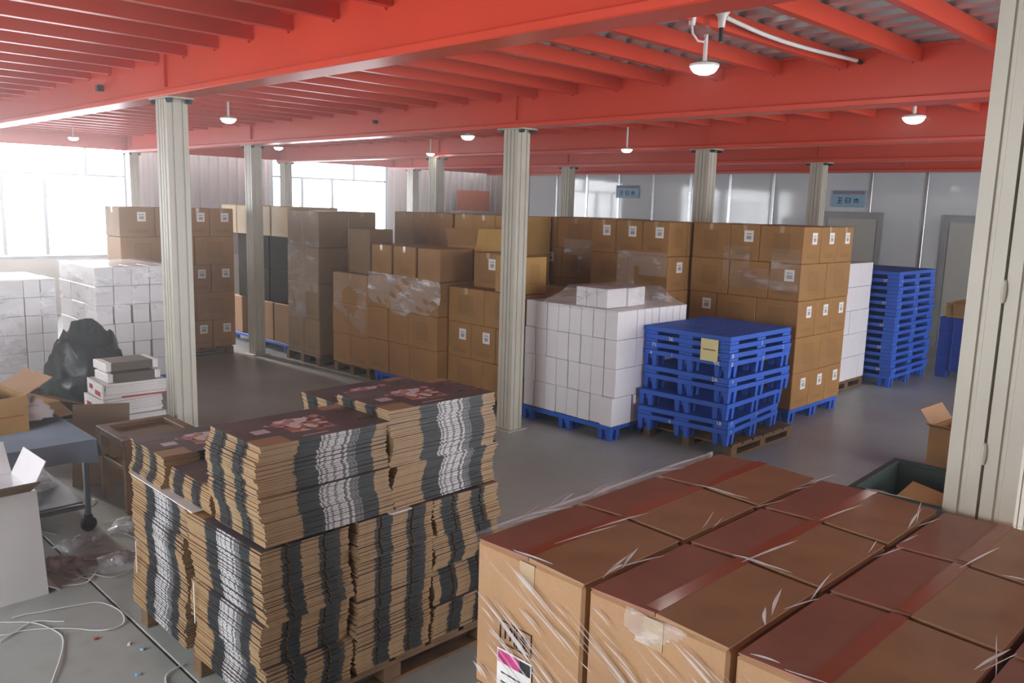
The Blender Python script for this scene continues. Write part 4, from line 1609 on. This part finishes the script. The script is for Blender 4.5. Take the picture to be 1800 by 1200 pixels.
b.face([(x0, y0-.012, zt+.006), (x1+.012, y0-.012, zt+.006), (x1+.012, y1, zt+.006), (x0, y1, zt+.006)])
link('table_cloth', b.mesh('table_cloth', [M['cloth']], True), t)
for (lx, ly) in ((x1-.05, y0+.03), (x1-.05, y1-.06), (x0+.05, y0+.03), (x0+.05, y1-.06)):
    lg = link('leg', MB().cbox(lx-.016, lx+.016, ly-.016, ly+.016, .11, zt-.03, .003).mesh('leg', [M['steel']]), t)
    cs = MB().lathe([(0, -.014), (.042, -.014), (.05, -.008), (.05, .008), (.042, .014), (0, .014)], 18, T=Matrix.Translation((lx, ly, .05)) @ Matrix.Rotation(H, 4, 'X'))
    cs.box(lx-.02, lx+.02, ly-.02, ly-.016, .05, .11).box(lx-.02, lx+.02, ly+.016, ly+.02, .05, .11).box(lx-.02, lx+.02, ly-.02, ly+.02, .1, .115)
    link('caster', cs.mesh('caster', [M['rubber']]), lg)
link('lower_rail', MB().cbox(x0+.05, x1-.066, y0+.018, y0+.042, .16, .185, .003).mesh('lower_rail', [M['steel']]), t)
link('lower_rail', MB().cbox(x1-.062, x1-.038, y0+.046, y1-.076, .16, .185, .003).mesh('lower_rail', [M['steel']]), t)
link('shelf_tray', MB().cbox(x0+.06, x1-.07, y0+.05, y1-.08, .19, .2, .003).mesh('shelf_tray', [M['steel']]), t)
# open tan carton and grey board on the table
t = thing('carton', 'open tan carton with a grey board over it on the cloth covered table', 'carton', (1.02, 6.0, zt+.008), .12)
b = MB()
for a in ((0, .008, 0, .5), (.52, .528, 0, .5), (.008, .52, 0, .008), (.008, .52, .492, .5)):
    b.box(a[0], a[1], a[2], a[3], 0, .24)
b.box(.008, .52, .008, .492, 0, .008)
link('body', b.mesh('body', [M['y-']]), t)
link('flap', MB().box(0, .2, .02, .46, 0, .005, T=Matrix.Translation((.528, 0, .238)) @ Matrix.Rotation(-.5, 4, 'Y')).mesh('flap', [M['s-']]), t)
link('tape', MB().box(.528, .5295, .2, .28, .0, .238).mesh('tape', [M['tape']]), t)
link('tape', MB().box(.1, .5, -.0015, 0, .11, .118).mesh('tape', [M['tape']]), t)
thing('grey_board', 'grey board sheet lying across the open carton on the table', 'board', (.72, 5.98, zt+.252), .12, data=MB().cbox(0, .62, 0, .62, 0, .014, .002).mesh('grey_board', [M['grey_board']]))
for i in range(4):
    thing('scrap_board', '%s of the tan cardboard scraps piled at the table edge' % ['lowest', 'second', 'third', 'topmost'][i], 'cardboard', (.42+.03*i, 5.72+.02*i, zt+.008+.011*i), .2*i-.2, 'cardboard scraps on the table',
          MB().cbox(0, .5, 0, .28, 0, .009, .001).mesh('scrap_board', [M['k-']]))


def crumple(name, label, cat, cx, cy, cz, rx, ry, h, seed, mat_, n=18, m=9, amp=.25):
    rr = random.Random(seed)
    V, F = [], []
    for j in range(m+1):
        f_ = j/m
        for i in range(n):
            a = 2*math.pi*i/n
            q = math.sin(f_*math.pi*.5)**.8*(1+amp*rr.uniform(-1, 1)*(.4+f_*.6))
            V.append((q*rx*math.cos(a), q*ry*math.sin(a), max(0.001, h*math.cos(f_*math.pi*.5)*(1+amp*rr.uniform(-1, 1)))))
    for j in range(m):
        for i in range(n):
            F.append((j*n+i, j*n+(i+1) % n, (j+1)*n+(i+1) % n, (j+1)*n+i))
    me = bpy.data.meshes.new(name)
    me.from_pydata(V, [], F)
    me.materials.append(M[mat_])
    bm = bmesh.new()
    bm.from_mesh(me)
    bmesh.ops.remove_doubles(bm, verts=bm.verts, dist=1e-5)
    bm.to_mesh(me)
    bm.free()
    for p in me.polygons:
        p.use_smooth = True
    return thing(name, label, cat, (cx, cy, cz), data=me)


crumple('crumpled_paper', 'crumpled white paper beside the open carton on the table', 'paper', 1.66, 6.42, zt+.008, .12, .1, .13, 3, 'paper')
crumple('bin_bag', 'black shiny plastic bag slumped by the white wrapped load', 'bag', 2.86, 9.02, 0, .42, .4, .84, 12, 'black', 26, 14, .13)
crumple('film_scrap', 'heap of clear film scraps on the floor under the table', 'film', 1.72, 6.0, .202, .4, .3, .12, 21, 'scrap', 26, 8, .5).location = (1.2, 6.2, .202)
crumple('film_scrap', 'heap of clear film scraps on the floor between table and stool', 'film', 2.28, 4.98, 0, .32, .3, .1, 22, 'scrap', 26, 8, .5)
crumple('film_scrap', 'heap of clear film scraps lying before the paper stack', 'film', 2.1, 7.55, 0, .28, .4, .2, 23, 'scrap', 26, 8, .4)
thing('cardboard_sheet', 'grey cardboard sheet leaning behind the stool', 'cardboard', (1.95, 6.62, 0), -.5, data=MB().cbox(0, .4, 0, .008, 0, .62, .001, 0).mesh('cardboard_sheet', [M['g-']])).rotation_euler = (-.25, 0, -.5)
# stool
t = thing('stool', 'dark wooden stool with a frame seat beside the flattened cartons', 'stool', (2.04, 5.76, 0))
W_, D_, H_ = .5, .5, .54
for (u, v) in ((0, 0), (W_-.05, 0), (0, D_-.05), (W_-.05, D_-.05)):
    link('leg', MB().cbox(u, u+.05, v, v+.05, 0, H_-.05, .004).mesh('leg', [M['stool']]), t)
for a in ((-.015, W_+.015, -.015, .055), (-.015, W_+.015, D_-.055, D_+.015), (-.015, .055, .0552, D_-.0552), (W_-.055, W_+.015, .0552, D_-.0552)):
    link('seat_rail', MB().cbox(a[0], a[1], a[2], a[3], H_-.05, H_, .004).mesh('seat_rail', [M['stool']]), t)
link('seat_board', MB().box(.0552, W_-.0552, .0552, D_-.0552, H_-.045, H_-.03).mesh('seat_board', [M['stool']]), t)
for a in ((.05, W_-.05, .01, .035), (.05, W_-.05, D_-.035, D_-.01)):
    link('stretcher', MB().cbox(a[0], a[1], a[2], a[3], .25, .28, .003).mesh('stretcher', [M['stool']]), t)
for a in ((.01, .035, .05, D_-.05), (W_-.035, W_-.01, .05, D_-.05)):
    link('stretcher', MB().cbox(a[0], a[1], a[2], a[3], .3, .33, .003).mesh('stretcher', [M['stool']]), t)
# the stack of paper packs by the ribbed column
thing('wooden_crate', 'low brown crate carrying the stack of white paper packs', 'crate', (2.42, 7.28, 0), data=MB().cbox(0, .56, 0, .5, 0, .06, .006).mesh('wooden_crate', [M['wood']]))
z = .061
rr = random.Random(9)
for i, hgt in enumerate((.12, .13, .15, .13)):
    dx = rr.uniform(-.02, .02)
    w_ = (.5, .52, .5, .53)[i]
    t = thing('paper_pack', '%s white paper pack with red wrapper print in the stack by the ribbed column' % ('lowest', 'second', 'third', 'topmost')[i], 'paper pack', (2.44+dx, 7.3, z), rr.uniform(-.05, .05), 'paper packs by the ribbed column')
    n = 7
    me = MB().cbox(.02, w_-.0, .0, .42, 0, hgt/n-.001, .001).mesh('leaf_block', [M['paper']])
    for k in range(n):
        link('leaf_block', me, t, (rr.uniform(-.006, .006), rr.uniform(-.006, .006), k*hgt/n))
    link('wrapper', MB().cbox(-.004, .013, -.008, .428, 0, hgt-.002, .001).mesh('wrapper', [M['paper']]), t)
    link('wrapper_print', MB().box(-.006, -.004, .05, .2, .02, .06).box(-.006, -.004, .26, .36, .05, .09).mesh('wrapper_print', [M['red_ink']]), t)
    if i in (1, 3):
        link('wrapper_edge', MB().box(.15, w_+.008, -.0095, -.0075, hgt*.0, hgt*.12).mesh('wrapper_edge', [M['red_ink']]), t)
    z += hgt+.004
for i in range(2):
    t = thing('sleeve_box', 'dark brown sleeve box with white ends, %s of two on the paper packs' % ('lower', 'upper')[i], 'box', (2.48+.02*i, 7.33+.09*i, z), 0, 'sleeve boxes on the paper packs')
    hgt = .075
    link('body', MB().cbox(.05, .40, 0, .3, 0, hgt, .004).mesh('body', [M['brown_lid']]), t)
    for u in (0, .401):
        link('end_cap', MB().cbox(u, u+.049, -.004, .304, 0, hgt, .006).mesh('end_cap', [M['paper']]), t)
    z += hgt+.001
# brown open carton behind, at the foot of the white loads
t = thing('carton', 'torn brown carton lying behind the table near the black bag', 'carton', (1.82, 8.1, 0), .25)
b = MB()
for a in ((0, .008, 0, .5), (.55, .558, 0, .5), (.008, .55, 0, .008), (.008, .55, .492, .5)):
    b.box(a[0], a[1], a[2], a[3], 0, .3)
b.box(.008, .55, .008, .492, 0, .01)
link('body', b.mesh('body', [M['k-']]), t)
link('flap', MB().box(0, .25, 0, .5, 0, .005, T=Matrix.Translation((.558, 0, .3)) @ Matrix.Rotation(.3, 4, 'Y')).mesh('flap', [M['y-']]), t)
link('flap', MB().box(0, .55, -.25, 0, 0, .005, T=Matrix.Translation((0, 0, .3)) @ Matrix.Rotation(.35, 4, 'X')).mesh('flap', [M['k-']]), t)
# white open carton in front of the table
t = thing('carton', 'white open carton with torn flaps on the floor before the table', 'carton', (.62, 4.84, 0), .03)
b = MB()
w_, dd, hgt = .66, .45, .6
V0 = [(0, 0), (w_, 0), (w_, dd), (0, dd)]
for i in range(4):
    a, c = Vector(V0[i]), Vector(V0[(i+1) % 4])
    cen = Vector((w_/2, dd/2))
    at, ct = cen+(a-cen)*.93, cen+(c-cen)*.93
    ai, ci = cen+(a-cen)*.975, cen+(c-cen)*.975
    ait, cit = cen+(at-cen)*.975, cen+(ct-cen)*.975
    b.face([(a.x, a.y, 0), (c.x, c.y, 0), (ct.x, ct.y, hgt), (at.x, at.y, hgt)])
    b.face([(ci.x, ci.y, .005), (ai.x, ai.y, .005), (ait.x, ait.y, hgt), (cit.x, cit.y, hgt)])
    b.face([(at.x, at.y, hgt), (ct.x, ct.y, hgt), (cit.x, cit.y, hgt), (ait.x, ait.y, hgt)])
b.face([(0, 0, 0), (0, dd, 0), (w_, dd, 0), (w_, 0, 0)])
link('body', b.mesh('body', [M['whitebox']]), t)
link('flap', MB().box(.03, w_-.03, 0, .2, 0, .006, T=Matrix.Translation((0, dd-.03, hgt)) @ Matrix.Rotation(.9, 4, 'X')).mesh('flap', [M['whitebox']]), t)
link('flap', MB().box(0, .16, .04, dd-.04, 0, .006, T=Matrix.Translation((w_-.03, 0, hgt)) @ Matrix.Rotation(-1.1, 4, 'Y')).mesh('flap', [M['whitebox']]), t)
link('flap', MB().box(.03, w_-.05, -.2, 0, 0, .006, T=Matrix.Translation((0, .02, hgt)) @ Matrix.Rotation(-.5, 4, 'X')).mesh('flap', [M['kraft_in']]), t)
link('foot_flap', MB().box(0, .07, .0, dd, 0, .005, T=Matrix.Translation((w_, 0, .04)) @ Matrix.Rotation(.6, 4, 'Y')).mesh('foot_flap', [M['whitebox']]), t)
# straps on the floor


def spline(P, n=8):
    out = []
    P = [Vector((a, b_, 0)) for a, b_ in P]
    for i in range(len(P)-1):
        p0, p1, p2, p3 = P[max(i-1, 0)], P[i], P[i+1], P[min(i+2, len(P)-1)]
        for k in range(n):
            u = k/n
            out.append(.5*((2*p1)+(-p0+p2)*u+(2*p0-5*p1+4*p2-p3)*u*u+(-p0+3*p1-3*p2+p3)*u**3))
    out.append(P[-1])
    return out


STR = [([(.80, 4.78), (.99, 4.67), (1.12, 4.54), (1.18, 4.35), (1.15, 4.19), (1.02, 3.91), (.9, 3.7)], 'white plastic strap curving from the white carton towards the camera'),
       ([(1.05, 4.68), (1.15, 4.66), (1.28, 4.62), (1.43, 4.57), (1.49, 4.41), (1.46, 4.25), (1.36, 4.23), (1.24, 4.36), (1.05, 4.5), (.94, 4.45)], 'white plastic strap looped on the floor beside the flattened cartons'),
       ([(.93, 4.55), (1.0, 4.5), (1.12, 4.56), (1.24, 4.46)], 'short white strap end on the floor before the white carton'),
       ([(1.36, 4.9), (1.45, 4.85), (1.52, 4.9), (1.62, 5.05)], 'short white strap piece on the dark joint near the flattened cartons'),
       ([(1.52, 3.66), (1.42, 3.62), (1.38, 3.5), (1.36, 3.35)], 'thin white strap end hanging to the floor at the near pile foot'),
       ([(1.56, 5.2), (1.66, 5.12), (1.8, 5.18), (1.86, 5.0)], 'bent white strap by the stool feet')]
for P, lb in STR:
    pts = spline(P)
    cx, cy = pts[0].x, pts[0].y
    thing('strap', lb, 'strap', (0, 0, .0), 0, 'white straps on the floor', MB().tube([(p.x, p.y, .0045+.004*abs(math.sin(i*.3))) for i, p in enumerate(pts)], .0055, 6, flat=.45).mesh('strap', [M['strap']], True))
rr = random.Random(77)
for k in range(8):
    cx, cy = rr.uniform(1.42, 2.0), rr.uniform(4.75, 6.5)
    a0 = rr.uniform(0, 6)
    P = []
    for q in range(5):
        P.append((cx+.09*q*math.cos(a0)+rr.uniform(-.07, .07), cy+.09*q*math.sin(a0)+rr.uniform(-.07, .07)))
    pts = spline(P)
    thing('strap', 'thin white strap tangled on the dim floor between table, stool and flattened cartons', 'strap', (0, 0, 0), 0, 'tangled straps under the table edge', MB().tube([(p.x, p.y, .004+.012*abs(math.sin(i*.21+k))) for i, p in enumerate(pts)], .0035, 5, flat=.5).mesh('strap', [M['strap']], True))
for k, (px, py, wh) in enumerate(((1.42, 5.2, 'near the white carton'), (1.72, 5.02, 'on the floor joint before the table'), (1.62, 5.44, 'beside the table caster'), (1.98, 5.55, 'at the stool foot'))):
    crumple('film_scrap', 'torn scrap of clear film %s' % wh, 'film', px, py, 0, .13, .1, .05, 40+k, 'scrap', 16, 6, .5)
for i, (px, py, mk, lb) in enumerate(((1.30, 4.18, 'orange', 'tiny orange scrap on the floor near the strap loop'), (1.40, 4.02, 'paper', 'tiny white scrap on the floor near the joint'), (1.43, 3.93, 'sign', 'tiny blue scrap at the foot of the flattened cartons'), (1.33, 3.72, 'sign', 'tiny blue scrap on the floor before the near pile'))):
    thing('scrap', lb, 'litter', (px, py, 0), i, None, MB().cbox(-.012, .012, -.008, .008, 0, .008, .002).mesh('scrap', [M[mk]]))

# ------------------------------------------------------------------ right side: green crate and carton
t = thing('open_crate', 'dark green open crate holding cardboard behind the wrapped load', 'crate', (5.72, 1.43, 0), .05)
b = MB()
w_, dd, hgt = .95, .85, .3
for a in ((0, .02, 0, dd), (w_-.02, w_, 0, dd), (.02, w_-.02, 0, .02), (.02, w_-.02, dd-.02, dd)):
    b.box(a[0], a[1], a[2], a[3], 0, hgt)
b.box(.02, w_-.02, .02, dd-.02, 0, .02)
link('body', b.mesh('body', [M['green']]), t)
for a in ((-.02, .03, -.02, dd+.02), (w_-.03, w_+.02, -.02, dd+.02), (.031, w_-.031, -.02, .03), (.031, w_-.031, dd-.03, dd+.02)):
    link('rim', MB().cbox(a[0], a[1], a[2], a[3], hgt, hgt+.025, .004).mesh('rim', [M['green']]), t)
thing('cardboard_sheet', 'loose cardboard sheet lying in the green crate', 'cardboard', (5.87, 1.6, .17), .5, data=MB().cbox(0, .5, 0, .45, 0, .01, .001).mesh('cardboard_sheet', [M['k-']])).rotation_euler = (.2, -.0, .1)
t = thing('carton', 'open brown carton with ragged flaps on the floor beside the broad column', 'carton', (7.44, 1.88, 0), -.05)
b = MB()
w_, dd, hgt = .5, .5, .43
for a in ((0, .008, 0, dd), (w_-.008, w_, 0, dd), (.008, w_-.008, 0, .008), (.008, w_-.008, dd-.008, dd)):
    b.box(a[0], a[1], a[2], a[3], 0, hgt)
b.box(.008, w_-.008, .008, dd-.008, 0, .01)
link('body', b.mesh('body', [M['k-']]), t)
link('flap', MB().box(-.16, 0, .02, dd-.02, 0, .005, T=Matrix.Translation((0, 0, hgt)) @ Matrix.Rotation(.35, 4, 'Y')).mesh('flap', [M['k-']]), t)
link('flap', MB().box(.02, w_-.02, 0, .16, 0, .005, T=Matrix.Translation((0, dd, hgt)) @ Matrix.Rotation(.9, 4, 'X')).mesh('flap', [M['s-']]), t)
link('flap', MB().box(.02, w_-.02, -.16, 0, 0, .005, T=Matrix.Translation((0, 0, hgt)) @ Matrix.Rotation(-1.0, 4, 'X')).mesh('flap', [M['s-']]), t)
t = thing('chair_frame', 'dark slim trolley handle standing beside the open brown carton', 'trolley', (7.0, 1.78, 0))
link('post', MB().tube([(0, 0, .08), (0, 0, .42), (.03, -.02, .5), (.25, -.1, .5)], .018, 8).mesh('post', [M['rubber']], True), t)
link('base', MB().cbox(-.06, .32, -.16, .06, 0.0, .08, .006).mesh('base', [M['rubber']]), t)
thing('carton', 'tan carton top peeking out between the wrapped load and the broad column', 'carton', (3.6, 1.05, 0), data=MB().cbox(0, .45, 0, .5, 0, .72, .006).mesh('carton_edge', [M['s-']]))

# ------------------------------------------------------------------ haze volume added to imitate lens glare from the windows (a little larger than the hall)
hz = bpy.data.materials.new('glare_veil')
hz.use_nodes = True
nt = hz.node_tree
nt.nodes.remove(nt.nodes['Principled BSDF'])
vs = nt.nodes.new('ShaderNodeVolumeScatter')
vs.inputs['Density'].default_value = .021
vs.inputs['Anisotropy'].default_value = .8
nt.links.new(vs.outputs[0], nt.nodes['Material Output'].inputs['Volume'])
o = link('glare_haze', MB().box(-4.6, 15.9, -5.6, 17.2, -.6, 4.9).mesh('glare_haze', [hz]))
tag(o, None, None, None, 'stuff')
